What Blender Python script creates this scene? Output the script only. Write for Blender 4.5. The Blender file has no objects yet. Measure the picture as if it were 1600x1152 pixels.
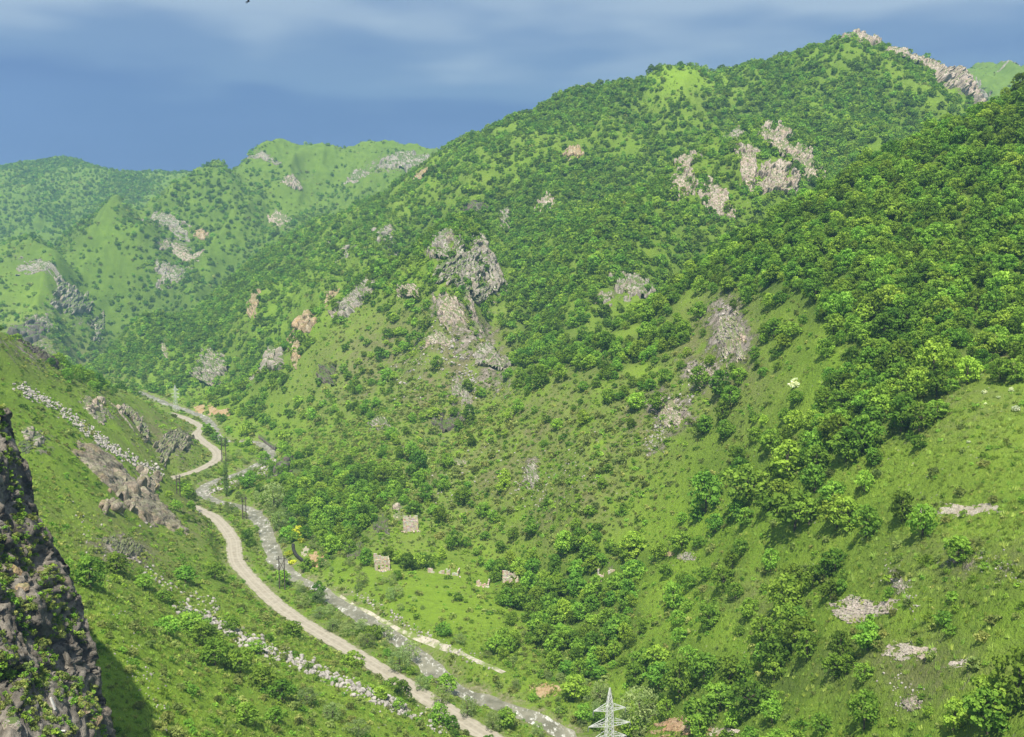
import bpy, bmesh, math, random
import numpy as np
from mathutils import Vector, Matrix, Euler

random.seed(7)
RNG = np.random.default_rng(11)
SC = bpy.context.scene
COL = SC.collection

# ------------------------------------------------------------------ camera
W, H = 1600.0, 1152.0
FPX = 1555.0
PITCH = math.radians(6.82)
cd = bpy.data.cameras.new('camera')
cam = bpy.data.objects.new('camera', cd)
COL.objects.link(cam)
cd.sensor_fit = 'HORIZONTAL'
cd.sensor_width = 36.0
cd.lens = FPX / W * 36.0
cd.clip_start = 1.0
cd.clip_end = 20000.0
cam.location = (0, 0, 0)
cam.rotation_euler = (math.pi / 2 - PITCH, 0, 0)
SC.camera = cam

# ------------------------------------------------------------------ sun, sky, exposure
SUN_EL = math.radians(62)
SUN_AZ = math.radians(-167)          # clockwise from +Y (the view): high, behind the camera and to its left
sun_dir = Vector((math.sin(SUN_AZ) * math.cos(SUN_EL), math.cos(SUN_AZ) * math.cos(SUN_EL), math.sin(SUN_EL)))
sl = bpy.data.lights.new('sun', 'SUN')
sl.energy = 5.0
sl.angle = math.radians(0.6)
sl.color = (1.0, 0.94, 0.82)
so = bpy.data.objects.new('sun', sl)
COL.objects.link(so)
so.rotation_euler = sun_dir.to_track_quat('Z', 'Y').to_euler()

wd = bpy.data.worlds.new('World')
SC.world = wd
wd.use_nodes = True
nt = wd.node_tree
nt.nodes.clear()
wo = nt.nodes.new('ShaderNodeOutputWorld')
bg = nt.nodes.new('ShaderNodeBackground')
bg.inputs['Strength'].default_value = 0.10
nt.links.new(bg.outputs[0], wo.inputs[0])
sky = nt.nodes.new('ShaderNodeTexSky')
sky.sky_type = 'NISHITA'
sky.sun_disc = False
sky.sun_elevation = SUN_EL
sky.sun_rotation = SUN_AZ
sky.altitude = 900
sky.dust_density = 1.0
# storm-cloud veil over the clear sky: blue-grey sheet with paler, softer banks higher up
tc = nt.nodes.new('ShaderNodeTexCoord')
sep = nt.nodes.new('ShaderNodeSeparateXYZ')
nt.links.new(tc.outputs['Generated'], sep.inputs[0])
mp = nt.nodes.new('ShaderNodeMapping')
mp.inputs['Scale'].default_value = (1.5, 1.5, 6.0)
nt.links.new(tc.outputs['Generated'], mp.inputs[0])
nz = nt.nodes.new('ShaderNodeTexNoise')
nz.inputs['Scale'].default_value = 1.7
nz.inputs['Detail'].default_value = 3.5
nz.inputs['Roughness'].default_value = 0.5
nt.links.new(mp.outputs[0], nz.inputs['Vector'])
m1 = nt.nodes.new('ShaderNodeMath'); m1.operation = 'MULTIPLY_ADD'
nt.links.new(nz.outputs['Fac'], m1.inputs[0])
m1.inputs[1].default_value = 0.32
m1.inputs[2].default_value = -0.16
m2 = nt.nodes.new('ShaderNodeMath'); m2.operation = 'ADD'
nt.links.new(sep.outputs['Z'], m2.inputs[0])
nt.links.new(m1.outputs[0], m2.inputs[1])
rp = nt.nodes.new('ShaderNodeValToRGB')
cr = rp.color_ramp
cr.interpolation = 'EASE'
STOPS = ((0.0, (0.95, 1.50, 3.05)), (0.08, (0.82, 1.38, 2.95)), (0.13, (0.72, 1.25, 2.75)), (0.18, (1.15, 1.80, 3.10)), (0.24, (2.4, 3.05, 3.95)), (0.42, (3.0, 3.6, 4.3)), (1.0, (3.3, 3.8, 4.5)))
cr.elements[0].position = STOPS[0][0]; cr.elements[1].position = STOPS[-1][0]
for p, c in STOPS[1:-1]:
    cr.elements.new(p)
for e, (p, c) in zip(cr.elements, STOPS):
    e.color = (c[0] / 10, c[1] / 10, c[2] / 10, 1)
nt.links.new(m2.outputs[0], rp.inputs[0])
mx = nt.nodes.new('ShaderNodeMixRGB')
mx.inputs[0].default_value = 0.975
nt.links.new(sky.outputs[0], mx.inputs[1])
sc10 = nt.nodes.new('ShaderNodeVectorMath'); sc10.operation = 'SCALE'
sc10.inputs['Scale'].default_value = 10.0
nt.links.new(rp.outputs[0], sc10.inputs[0])
nt.links.new(sc10.outputs[0], mx.inputs[2])
nt.links.new(mx.outputs[0], bg.inputs['Color'])

vs = SC.view_settings
vs.view_transform = 'Standard'
vs.look = 'None'
vs.exposure = 0.76
vs.gamma = 1.0
vs.use_curve_mapping = False
SC.render.engine = 'CYCLES'
SC.cycles.use_denoising = True
SC.cycles.max_bounces = 5
SC.cycles.diffuse_bounces = 2
SC.cycles.glossy_bounces = 2
SC.cycles.transmission_bounces = 2
SC.cycles.volume_bounces = 1
SC.cycles.transparent_max_bounces = 4

CP, SP = math.cos(PITCH), math.sin(PITCH)

def ut(px, py):
    """pixel of the photograph -> direction as (X/Y, Z/Y)"""
    a = (np.asarray(px, float) - W / 2) / FPX
    b = (H / 2 - np.asarray(py, float)) / FPX
    d = CP + SP * b
    return a / d, (CP * b - SP) / d

def at(px, py, y):
    u, t = ut(px, py)
    return np.array([u * y, y, t * y])

def to_px(X, Y, Z):
    """world -> pixel of the photograph"""
    fw = Y * CP - Z * SP
    up = Y * SP + Z * CP
    return W / 2 + FPX * X / fw, H / 2 - FPX * up / fw

# ------------------------------------------------------------------ numpy noise
def _hash(ix, iy, iz, seed):
    h = (ix.astype(np.int64) * 374761393 + iy.astype(np.int64) * 668265263 + iz.astype(np.int64) * 2147483647 + seed * 974711) & 0xFFFFFFFF
    h = ((h ^ (h >> 13)) * 1274126177) & 0xFFFFFFFF
    h = ((h ^ (h >> 16)) * 2246822519) & 0xFFFFFFFF
    return (h ^ (h >> 15)) / 4294967295.0

def vnoise(x, y, z=None, seed=0):
    """value noise, -1..1"""
    x = np.asarray(x, float); y = np.asarray(y, float)
    z = np.zeros_like(x) if z is None else np.asarray(z, float)
    ix, iy, iz = np.floor(x), np.floor(y), np.floor(z)
    fx, fy, fz = x - ix, y - iy, z - iz
    fx = fx * fx * fx * (fx * (fx * 6 - 15) + 10)
    fy = fy * fy * fy * (fy * (fy * 6 - 15) + 10)
    fz = fz * fz * fz * (fz * (fz * 6 - 15) + 10)
    ix = ix.astype(np.int64); iy = iy.astype(np.int64); iz = iz.astype(np.int64)
    r = 0
    for dx in (0, 1):
        wx = fx if dx else 1 - fx
        for dy in (0, 1):
            wy = fy if dy else 1 - fy
            for dz in (0, 1):
                wz = fz if dz else 1 - fz
                r = r + wx * wy * wz * _hash(ix + dx, iy + dy, iz + dz, seed)
    return r * 2 - 1

def fbm(x, y, z=None, octaves=4, seed=0, gain=0.5, ridged=False):
    s = 0; a = 1.0; n = 0; f = 1.0
    for o in range(octaves):
        v = vnoise(x * f, y * f, None if z is None else z * f, seed + o * 17)
        if ridged:
            v = 1 - 2 * np.abs(v)
        s = s + a * v; n += a
        a *= gain; f *= 2.03
    return s / n

def worley(x, y, z, seed=0):
    """distance to nearest and second nearest feature, and the id value of the nearest"""
    x = np.asarray(x, float); y = np.asarray(y, float); z = np.asarray(z, float)
    ix, iy, iz = (np.floor(v).astype(np.int64) for v in (x, y, z))
    d1 = np.full(x.shape, 9.0); d2 = np.full(x.shape, 9.0); idv = np.zeros(x.shape)
    for dx in (-1, 0, 1):
        for dy in (-1, 0, 1):
            for dz in (-1, 0, 1):
                jx, jy, jz = ix + dx, iy + dy, iz + dz
                px = jx + _hash(jx, jy, jz, seed)
                py = jy + _hash(jx, jy, jz, seed + 1)
                pz = jz + _hash(jx, jy, jz, seed + 2)
                d = np.sqrt((px - x) ** 2 + (py - y) ** 2 + (pz - z) ** 2)
                c = d < d1
                d2 = np.where(c, d1, np.minimum(d2, d))
                idv = np.where(c, _hash(jx, jy, jz, seed + 3), idv)
                d1 = np.where(c, d, d1)
    return d1, d2, idv

def smooth(a, b, x):
    t = np.clip((x - a) / (b - a), 0, 1)
    return t * t * (3 - 2 * t)
# ------------------------------------------------------------------ the land, as heights over a plan
def valley_z(Y):
    return -134.0 + 0.012 * Y

def on_floor(px, py, dz=0.0):
    u, t = ut(px, py)
    y = (-134.0 + dz) / (t - 0.012)
    return np.array([u * y, y, t * y])

ROAD_PX = [(830, 1200), (790, 1168), (745, 1140), (700, 1112), (640, 1074), (580, 1037), (520, 1001), (470, 971), (428, 940), (392, 905), (372, 882),
           (366, 862), (364, 845), (352, 826), (334, 808), (300, 792), (270, 778), (255, 766), (254, 757), (266, 748), (300, 738), (328, 726),
           (340, 714), (334, 702), (317, 690), (307, 679), (315, 668), (304, 661), (285, 652), (262, 645)]
RIVER_PX = [(905, 1215), (892, 1160), (862, 1136), (810, 1112), (760, 1096), (715, 1078), (680, 1052), (655, 1026), (625, 1003), (575, 970), (525, 938), (490, 917),
            (462, 903), (440, 885), (426, 862), (417, 836), (402, 808), (384, 794), (350, 786), (322, 776), (316, 765), (335, 753), (372, 741), (402, 727),
            (424, 711), (414, 698), (392, 690), (360, 690), (340, 684), (332, 668), (318, 652), (290, 641), (262, 632), (240, 622), (215, 612)]
TRACK_PX = [(512, 908), (535, 921), (560, 934), (585, 948), (610, 962), (650, 982), (690, 1002), (725, 1022), (752, 1036), (790, 1052)]

def chain(pts, n=6):
    """Catmull-Rom through the points"""
    P = [np.asarray(p, float) for p in pts]
    P = [2 * P[0] - P[1]] + P + [2 * P[-1] - P[-2]]
    out = []
    for i in range(1, len(P) - 2):
        p0, p1, p2, p3 = P[i - 1:i + 3]
        for k in range(n):
            t = k / n
            out.append(0.5 * (2 * p1 + (p2 - p0) * t + (2 * p0 - 5 * p1 + 4 * p2 - p3) * t * t + (3 * p1 - p0 - 3 * p2 + p3) * t ** 3))
    out.append(P[-2])
    return np.array(out)

ROAD = chain([on_floor(*p) for p in ROAD_PX])
RIVER = chain([on_floor(*p, dz=-3.0) for p in RIVER_PX])
TRACK = chain([on_floor(*p, dz=1.0) for p in TRACK_PX])

CTRL = []          # (u, t, Y)
def cpt(px, py, y, dz=0.0):
    u, t = ut(px, py)
    CTRL.append((float(u), float(t) + dz / y, float(y)))

def ridge(pts, *behind, step=45):
    """a crest line as (px, py, Y); behind: (further metres, lower metres) for its hidden side"""
    for (a, b) in zip(pts[:-1], pts[1:]):
        n = max(1, int(math.hypot(b[0] - a[0], b[1] - a[1]) / step))
        for k in range(n):
            q = [a[i] + (b[i] - a[i]) * k / n for i in range(3)]
            _crest(q, behind)
    _crest(pts[-1], behind)

def _crest(q, behind):
    cpt(*q)
    u, t = ut(q[0], q[1])
    z = t * q[2]
    for dy, dz in behind:
        y = q[2] + dy
        CTRL.append((float(u), float((z - dz) / y), float(y)))

def xyz(x, y, z):
    CTRL.append((x / y, z / y, y))

# near right hill (forest above, meadow below)
ridge([(1800, 60, 500), (1600, 150, 480), (1500, 205, 475), (1400, 245, 478), (1300, 305, 488), (1200, 358, 502), (1100, 412, 515)], (60, 30), (120, 62))
ridge([(1060, 435, 520), (1000, 470, 520), (930, 530, 512)], (50, 36))
ridge([(850, 575, 503), (760, 632, 500), (690, 700, 472), (640, 770, 445)], (40, 20))
for p in [(1500, 450, 335), (1400, 380, 385), (1600, 420, 330), (1300, 480, 358), (1300, 580, 318), (1200, 520, 378), (1100, 520, 440), (1100, 620, 390), (1000, 560, 462), (1000, 680, 398),
          (900, 640, 445), (900, 760, 388), (800, 720, 440), (800, 830, 408), (720, 800, 436), (1500, 600, 262), (1500, 720, 222), (1400, 650, 268), (1600, 700, 215), (1600, 900, 160),
          (1200, 700, 318), (1200, 800, 280), (1300, 760, 258), (1400, 800, 226), (1400, 870, 206), (1500, 830, 198), (1500, 1000, 162), (1400, 1000, 182), (1300, 900, 230), (1300, 1000, 205),
          (1200, 900, 262), (1200, 1000, 232), (1100, 900, 297), (1100, 1000, 256), (1000, 860, 345), (1000, 1000, 287), (950, 930, 335), (880, 960, 335), (850, 900, 370), (800, 900, 384),
          (760, 875, 402), (1600, 1100, 140), (1500, 1140, 145), (1400, 1140, 160), (1300, 1120, 185), (1200, 1120, 210), (1120, 1120, 226), (1600, 1300, 120), (1300, 1300, 150),
          (640, 850, 415), (700, 840, 414), (1800, 700, 210), (1800, 400, 330), (1800, 1000, 135)]:
    cpt(*p)
# valley-floor meadow
for p in [(760, 940), (700, 920), (650, 905), (600, 905), (560, 900), (720, 980), (650, 945), (820, 1030), (880, 1070), (960, 1120), (1010, 1150), (560, 1000), (600, 960),
          (480, 930), (520, 890), (470, 850), (450, 800), (430, 770), (380, 760), (400, 710), (370, 720), (360, 670), (400, 680), (330, 650), (300, 625), (250, 612)]:
    CTRL.append((lambda q: (q[0] / q[1], q[2] / q[1], q[1]))(on_floor(*p, dz=2.0)))
for P in (ROAD[::4], RIVER[::5]):
    for q in P:
        CTRL.append((q[0] / q[1], q[2] / q[1], q[1]))
# middle rocky spur
ridge([(752, 332, 800), (772, 365, 765), (786, 405, 730), (780, 450, 695), (766, 490, 660), (772, 525, 632), (784, 558, 606)], (42, 34))
for p in [(705, 365, 752), (690, 420, 700), (702, 472, 648), (735, 400, 728), (738, 450, 690), (735, 500, 642), (845, 400, 775), (838, 450, 742), (832, 500, 702), (822, 545, 656)]:
    cpt(*p)
ridge([(690, 345, 810), (620, 390, 812), (540, 440, 812), (480, 485, 800), (420, 540, 815), (355, 598, 850), (318, 628, 860)], (75, 58))
for p in [(600, 480, 720), (560, 550, 700), (480, 600, 705), (640, 560, 655), (600, 650, 580), (520, 690, 580), (470, 715, 582), (540, 760, 505), (620, 720, 508), (680, 640, 570), (400, 650, 715),
          (440, 640, 690), (380, 630, 760), (560, 820, 432), (510, 840, 440), (720, 605, 580), (600, 780, 452), (640, 690, 535), (745, 605, 572)]:
    cpt(*p)
# wooded spur with cliffs, below the summit
cpt(1290, 135, 1020); cpt(1230, 168, 940)
ridge([(1185, 184, 895), (1170, 190, 885), (1100, 228, 855), (1000, 288, 815), (960, 310, 798)], (55, 42))
ridge([(930, 328, 785), (870, 372, 755), (825, 415, 722)], (40, 9))
for p in [(1000, 450, 640), (930, 490, 615), (860, 525, 585), (810, 560, 570), (900, 420, 680), (1000, 380, 715), (1100, 330, 740), (1100, 290, 780), (1200, 290, 760), (1200, 230, 815), (1250, 230, 830),
          (1270, 290, 760), (1350, 255, 820), (1300, 200, 930), (1400, 215, 850), (1450, 180, 920), (1400, 130, 980), (850, 330, 890), (800, 290, 1000),
          (900, 230, 1050), (1000, 190, 1080), (1100, 170, 1060), (1180, 140, 1080), (950, 270, 960), (740, 285, 1020), (1080, 200, 1000), (1260, 110, 1060)]:
    cpt(*p)
# the big mountain: skyline, then its long left shoulder
ridge([(1560, 215, 985), (1535, 165, 1000), (1515, 140, 1010), (1490, 118, 1025), (1450, 93, 1050), (1400, 74, 1070), (1370, 64, 1080), (1330, 46, 1100), (1260, 58, 1110), (1200, 84, 1130), (1150, 103, 1150),
       (1090, 96, 1150), (1030, 90, 1130), (960, 112, 1150), (910, 128, 1160), (870, 150, 1180), (800, 186, 1200), (720, 236, 1250), (690, 256, 1280), (640, 290, 1300), (560, 328, 1300),
       (500, 354, 1300), (420, 398, 1280), (330, 454, 1250), (220, 514, 1200), (165, 555, 1170), (130, 582, 1150)], (70, 34), (170, 90))
for p in [(450, 450, 1090), (300, 530, 1060), (520, 400, 1090), (600, 350, 1060), (400, 500, 985), (330, 580, 940), (240, 575, 1040), (290, 605, 930), (500, 450, 930), (580, 400, 930), (660, 300, 1080), (200, 600, 1010)]:
    cpt(*p)
# left far mountain
ridge([(200, 312, 1585), (235, 345, 1535), (290, 392, 1465), (330, 432, 1400)], (55, 38))
ridge([(360, 262, 1725), (385, 300, 1670), (425, 345, 1590)], (60, 36))
ridge([(60, 365, 1500), (90, 405, 1450), (125, 455, 1390), (150, 500, 1320)], (55, 34))
ridge([(560, 250, 1880), (540, 290, 1800), (500, 325, 1700)], (50, 22))
ridge([(345, 240, 1750), (400, 230, 1850), (440, 221, 1900), (500, 217, 1950), (545, 219, 1950), (590, 213, 1950), (640, 230, 1950), (710, 237, 1900), (800, 250, 1900)], (150, 40), (330, 110))
ridge([(345, 240, 1750), (300, 265, 1700), (255, 294, 1650), (180, 300, 1600), (120, 322, 1560), (50, 354, 1520), (-60, 402, 1500), (-200, 440, 1480)], (110, 36), (240, 90))
for p in [(400, 300, 1690), (600, 290, 1690), (450, 340, 1560), (100, 420, 1420), (50, 480, 1350), (100, 520, 1290), (250, 460, 1340), (20, 420, 1430), (0, 540, 1260),
          (120, 560, 1220), (-100, 500, 1300), (640, 262, 1800)]:
    cpt(*p)
ridge([(-150, 290, 2600), (0, 265, 2600), (55, 251, 2600), (105, 241, 2600), (145, 255, 2550), (200, 273, 2500), (245, 266, 2500), (290, 264, 2500), (420, 280, 2500), (700, 300, 2500)], (300, 90))
for p in [(100, 290, 2250), (40, 320, 2080), (200, 292, 2250), (-80, 350, 2050)]:
    cpt(*p)
# far right hill
ridge([(1480, 120, 1900), (1510, 110, 1900), (1560, 99, 1900), (1600, 92, 1900), (1750, 80, 1900)], (200, 60))
for p in [(1540, 150, 1720), (1600, 150, 1680), (1540, 200, 1600), (1700, 180, 1650)]:
    cpt(*p)
# left slope above the road
ridge([(-220, 390, 400), (-80, 460, 420), (0, 507, 440), (40, 535, 465), (75, 560, 500), (110, 582, 540), (150, 603, 590), (190, 617, 650), (225, 632, 710), (262, 650, 760)], (50, 16), (120, 50))
for p in [(0, 560, 415), (60, 610, 425), (0, 620, 385), (120, 650, 430), (100, 700, 375), (180, 680, 450), (240, 700, 505), (290, 690, 600), (280, 720, 560), (210, 745, 420), (270, 735, 490), (150, 740, 375), (100, 780, 320), (40, 720, 330),
          (200, 800, 370), (240, 830, 375), (270, 790, 430), (300, 800, 435), (320, 830, 410), (330, 880, 375), (250, 880, 325), (150, 850, 290), (100, 880, 255), (150, 930, 235), (100, 950, 215), (200, 930, 262), (300, 940, 300), (380, 940, 330), (300, 1000, 258),
          (200, 1000, 210), (200, 1100, 178), (150, 1050, 185), (250, 1150, 172), (300, 1080, 208), (400, 1080, 235), (350, 1150, 195), (450, 1010, 285), (450, 1150, 218), (500, 1050, 272), (550, 1130, 240), (600, 1090, 262), (560, 1060, 268), (640, 1140, 247),
          (420, 960, 322), (120, 1150, 160), (0, 1000, 178), (0, 850, 240), (-200, 800, 230), (-200, 1100, 150), (-200, 600, 330), (300, 1300, 160), (600, 1300, 205), (60, 1300, 135)]:
    cpt(*p)
xyz(-420, 660, -40); xyz(-520, 900, -40); xyz(-430, 1150, -60); xyz(-300, 350, 20)
xyz(700, 700, 190); xyz(420, 460, 140); xyz(300, 300, 60); xyz(150, 120, -60); xyz(-60, 90, -75); xyz(40, 90, -100); xyz(90, 90, -85)

C = np.array(CTRL)
KV = 0.42
cu, cv, ctv = C[:, 0], KV * np.log(C[:, 2]), C[:, 1]
def _k(du, dv):
    return np.sqrt(du * du + dv * dv + 0.012 ** 2)
A = _k(cu[:, None] - cu[None], cv[:, None] - cv[None])
A[np.diag_indices(len(cu))] -= 0.008           # a little smoothing
Pm = np.stack([np.ones_like(cu), cu, cv], 1)
M = np.block([[A, Pm], [Pm.T, np.zeros((3, 3))]])
sol = np.linalg.solve(M, np.concatenate([ctv, np.zeros(3)]))
_w, _c = sol[:-3], sol[-3:]

def base_z(X, Y):
    u = X / Y; v = KV * np.log(Y)
    out = np.empty(u.shape)
    uf, vf, of = u.ravel(), v.ravel(), out.ravel()
    for s in range(0, uf.size, 20000):
        a = uf[s:s + 20000]; b = vf[s:s + 20000]
        of[s:s + 20000] = _k(a[:, None] - cu[None], b[:, None] - cv[None]) @ _w + _c[0] + _c[1] * a + _c[2] * b
    return of.reshape(u.shape) * Y

def seg_dist(X, Y, P):
    """plan distance to a polyline and the height of the nearest point on it"""
    D = np.full(X.shape, 1e9); Zc = np.zeros(X.shape)
    xf, yf = X, Y
    for a, b in zip(P[:-1], P[1:]):
        dx, dy = b[0] - a[0], b[1] - a[1]
        L = dx * dx + dy * dy + 1e-9
        t = np.clip(((xf - a[0]) * dx + (yf - a[1]) * dy) / L, 0, 1)
        d = np.hypot(xf - a[0] - t * dx, yf - a[1] - t * dy)
        c = d < D
        D = np.where(c, d, D)
        Zc = np.where(c, a[2] + t * (b[2] - a[2]), Zc)
    return D, Zc
def near_line(X, Y, P, reach):
    """seg_dist only where the line's bounding box (plus reach) holds the point"""
    D = np.full(X.shape, 1e9); Zc = np.zeros(X.shape)
    lo = P[:, :2].min(0) - reach; hi = P[:, :2].max(0) + reach
    m = (X > lo[0]) & (X < hi[0]) & (Y > lo[1]) & (Y < hi[1])
    if m.any():
        d, z = seg_dist(X[m], Y[m], P)
        D[m] = d; Zc[m] = z
    return D, Zc

def land(X, Y):
    """finished ground height, and plan distances to road, river, track"""
    z0 = base_z(X, Y)
    up = z0 - valley_z(Y)
    far = np.clip(Y / 600.0, 0.35, 1.7)
    k = smooth(3, 45, up) * (1 - 0.65 * smooth(2000, 2350, Y))
    wx = X + 14 * vnoise(X / 70, Y / 70, seed=5); wy = Y + 14 * vnoise(X / 70, Y / 70, seed=6)
    z = z0 + k * far * (5.0 * fbm(wx / 75, wy / 75, octaves=3, seed=1, ridged=True) - 1.0)
    rib = smooth(430, 680, Y)
    crest = 1 - 0.7 * smooth(1030, 1110, Y) * (1 - smooth(1300, 1400, Y)) * smooth(-0.2, -0.05, X / Y)
    z = z + rib * crest * k * (np.clip(Y / 900, 0.4, 1.7)) * (15.0 * fbm(wx / 84, wy / 230, octaves=4, seed=41, ridged=True, gain=0.45) - 3.5)
    # spurs and dry runnels on the near right hill run down to the left
    nr = smooth(0.02, 0.14, X / Y) * (1 - rib)
    z = z + nr * k * 1.5 * fbm((wx * 0.55 - wy * 0.83) / 42, (wx * 0.83 + wy * 0.55) / 110, octaves=3, seed=43, ridged=True)
    z = z + (0.3 + 0.7 * k) * far * 1.5 * fbm(X / 19, Y / 19, octaves=3, seed=2)
    z = z + 0.22 * fbm(X / 3.1, Y / 3.1, octaves=2, seed=3)
    dr, zr = near_line(X, Y, ROAD, 40)
    dv, zv = near_line(X, Y, RIVER, 40)
    dt, zt = near_line(X, Y, TRACK, 20)
    z = zt * (1 - smooth(1.5, 9, dt)) + z * smooth(1.5, 9, dt)
    dn = dv + 1.4 * fbm(X / 7, Y / 7, octaves=2, seed=77)
    wv = smooth(5.0, 11, dv)
    z = (zv - 0.45 + 1.25 * smooth(1.9, 5.6, dn)) * (1 - wv) + np.where(dv < 30, np.maximum(z, zv + 0.5 - 14 * smooth(11, 29, dv)), z) * wv
    wr = smooth(4.2, 11, dr)
    z = (zr - 0.12) * (1 - wr) + z * wr
    return z, dr, dv, dt

def rib_value(X, Y):
    """1 on the backs of the ribs, -1 in the gullies between them (further slopes only)"""
    wx = X + 14 * vnoise(X / 70, Y / 70, seed=5); wy = Y + 14 * vnoise(X / 70, Y / 70, seed=6)
    return fbm(wx / 84, wy / 230, octaves=3, seed=41, ridged=True, gain=0.45) * smooth(430, 680, Y)
# ------------------------------------------------------------------ helpers for objects and materials
def link(o, parent=None):
    COL.objects.link(o)
    if parent is not None:
        o.parent = parent
    return o

def tag(o, label=None, cat=None, group=None, kind=None):
    if label: o['label'] = label
    if cat: o['category'] = cat
    if group: o['group'] = group
    if kind: o['kind'] = kind
    return o

def np_mesh(name, V, F, smooth_shade=False):
    """mesh from numpy arrays; F is (n,3) or (n,4)"""
    V = np.asarray(V, np.float32); F = np.asarray(F, np.int32)
    me = bpy.data.meshes.new(name)
    k = F.shape[1]
    me.vertices.add(len(V)); me.vertices.foreach_set('co', V.ravel())
    me.loops.add(F.size); me.loops.foreach_set('vertex_index', F.ravel())
    me.polygons.add(len(F))
    me.polygons.foreach_set('loop_start', np.arange(0, F.size, k, dtype=np.int32))
    if smooth_shade:
        me.polygons.foreach_set('use_smooth', np.ones(len(F), bool))
    me.update(calc_edges=True)
    return me

def mesh_obj(name, me, mat, parent=None):
    o = bpy.data.objects.new(name, me)
    if mat is not None and not me.materials:
        me.materials.append(mat)
    return link(o, parent)

def grid_faces(nr, nc):
    i = np.arange(nr * nc).reshape(nr, nc)
    return np.stack([i[:-1, :-1], i[:-1, 1:], i[1:, 1:], i[1:, :-1]], -1).reshape(-1, 4)

class NB:
    """small node-tree writer"""
    def __init__(s, name):
        s.m = bpy.data.materials.new(name); s.m.use_nodes = True
        s.t = s.m.node_tree; s.t.nodes.clear()
        s.out = s.t.nodes.new('ShaderNodeOutputMaterial')
    def n(s, typ, **kw):
        nd = s.t.nodes.new(typ)
        for k, v in kw.items():
            if k == 'i':
                for kk, vv in v.items():
                    s.set(nd.inputs[kk], vv)
            else:
                setattr(nd, k, v)
        return nd
    def set(s, sock, v):
        if isinstance(v, bpy.types.NodeSocket): s.t.links.new(v, sock)
        elif isinstance(v, bpy.types.Node): s.t.links.new(v.outputs[0], sock)
        elif isinstance(v, tuple) and len(v) == 3 and sock.type == 'RGBA': sock.default_value = (*v, 1)
        else: sock.default_value = v
    def noise(s, scale, detail=3, rough=0.55, vec=None):
        nd = s.n('ShaderNodeTexNoise', i={'Scale': scale, 'Detail': detail, 'Roughness': rough})
        s.set(nd.inputs['Vector'], vec if vec is not None else s.pos())
        return nd.outputs['Fac']
    def pos(s):
        if not hasattr(s, '_p'): s._p = s.n('ShaderNodeNewGeometry').outputs['Position']
        return s._p
    def ramp(s, fac, *stops, interp='LINEAR'):
        nd = s.n('ShaderNodeValToRGB'); cr = nd.color_ramp; cr.interpolation = interp
        cr.elements[0].position = stops[0][0]; cr.elements[1].position = stops[-1][0]
        for p, c in stops[1:-1]:
            cr.elements.new(p)
        for e, (p, c) in zip(cr.elements, stops):
            e.color = (*c, 1) if isinstance(c, tuple) else (c, c, c, 1)
        s.set(nd.inputs[0], fac)
        return nd.outputs[0]
    def mix(s, fac, a, b, mode='MIX'):
        nd = s.n('ShaderNodeMixRGB', blend_type=mode)
        s.set(nd.inputs[0], fac); s.set(nd.inputs[1], a); s.set(nd.inputs[2], b)
        return nd.outputs[0]
    def math(s, op, a, b=None, c=None, clamp=False):
        nd = s.n('ShaderNodeMath', operation=op, use_clamp=clamp)
        for k, v in enumerate((a, b, c)):
            if v is not None: s.set(nd.inputs[k], v)
        return nd.outputs[0]
    def bump(s, h, strength, dist):
        return s.n('ShaderNodeBump', i={'Height': h, 'Strength': strength, 'Distance': dist}).outputs[0]
    def finish(s, color, rough=0.95, normal=None, spec=0.15):
        b = s.n('ShaderNodeBsdfPrincipled', i={'Base Color': color, 'Roughness': rough})
        b.inputs['Specular IOR Level'].default_value = spec
        if normal is not None: s.set(b.inputs['Normal'], normal)
        s.t.links.new(b.outputs[0], s.out.inputs[0])
        return s.m

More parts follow.
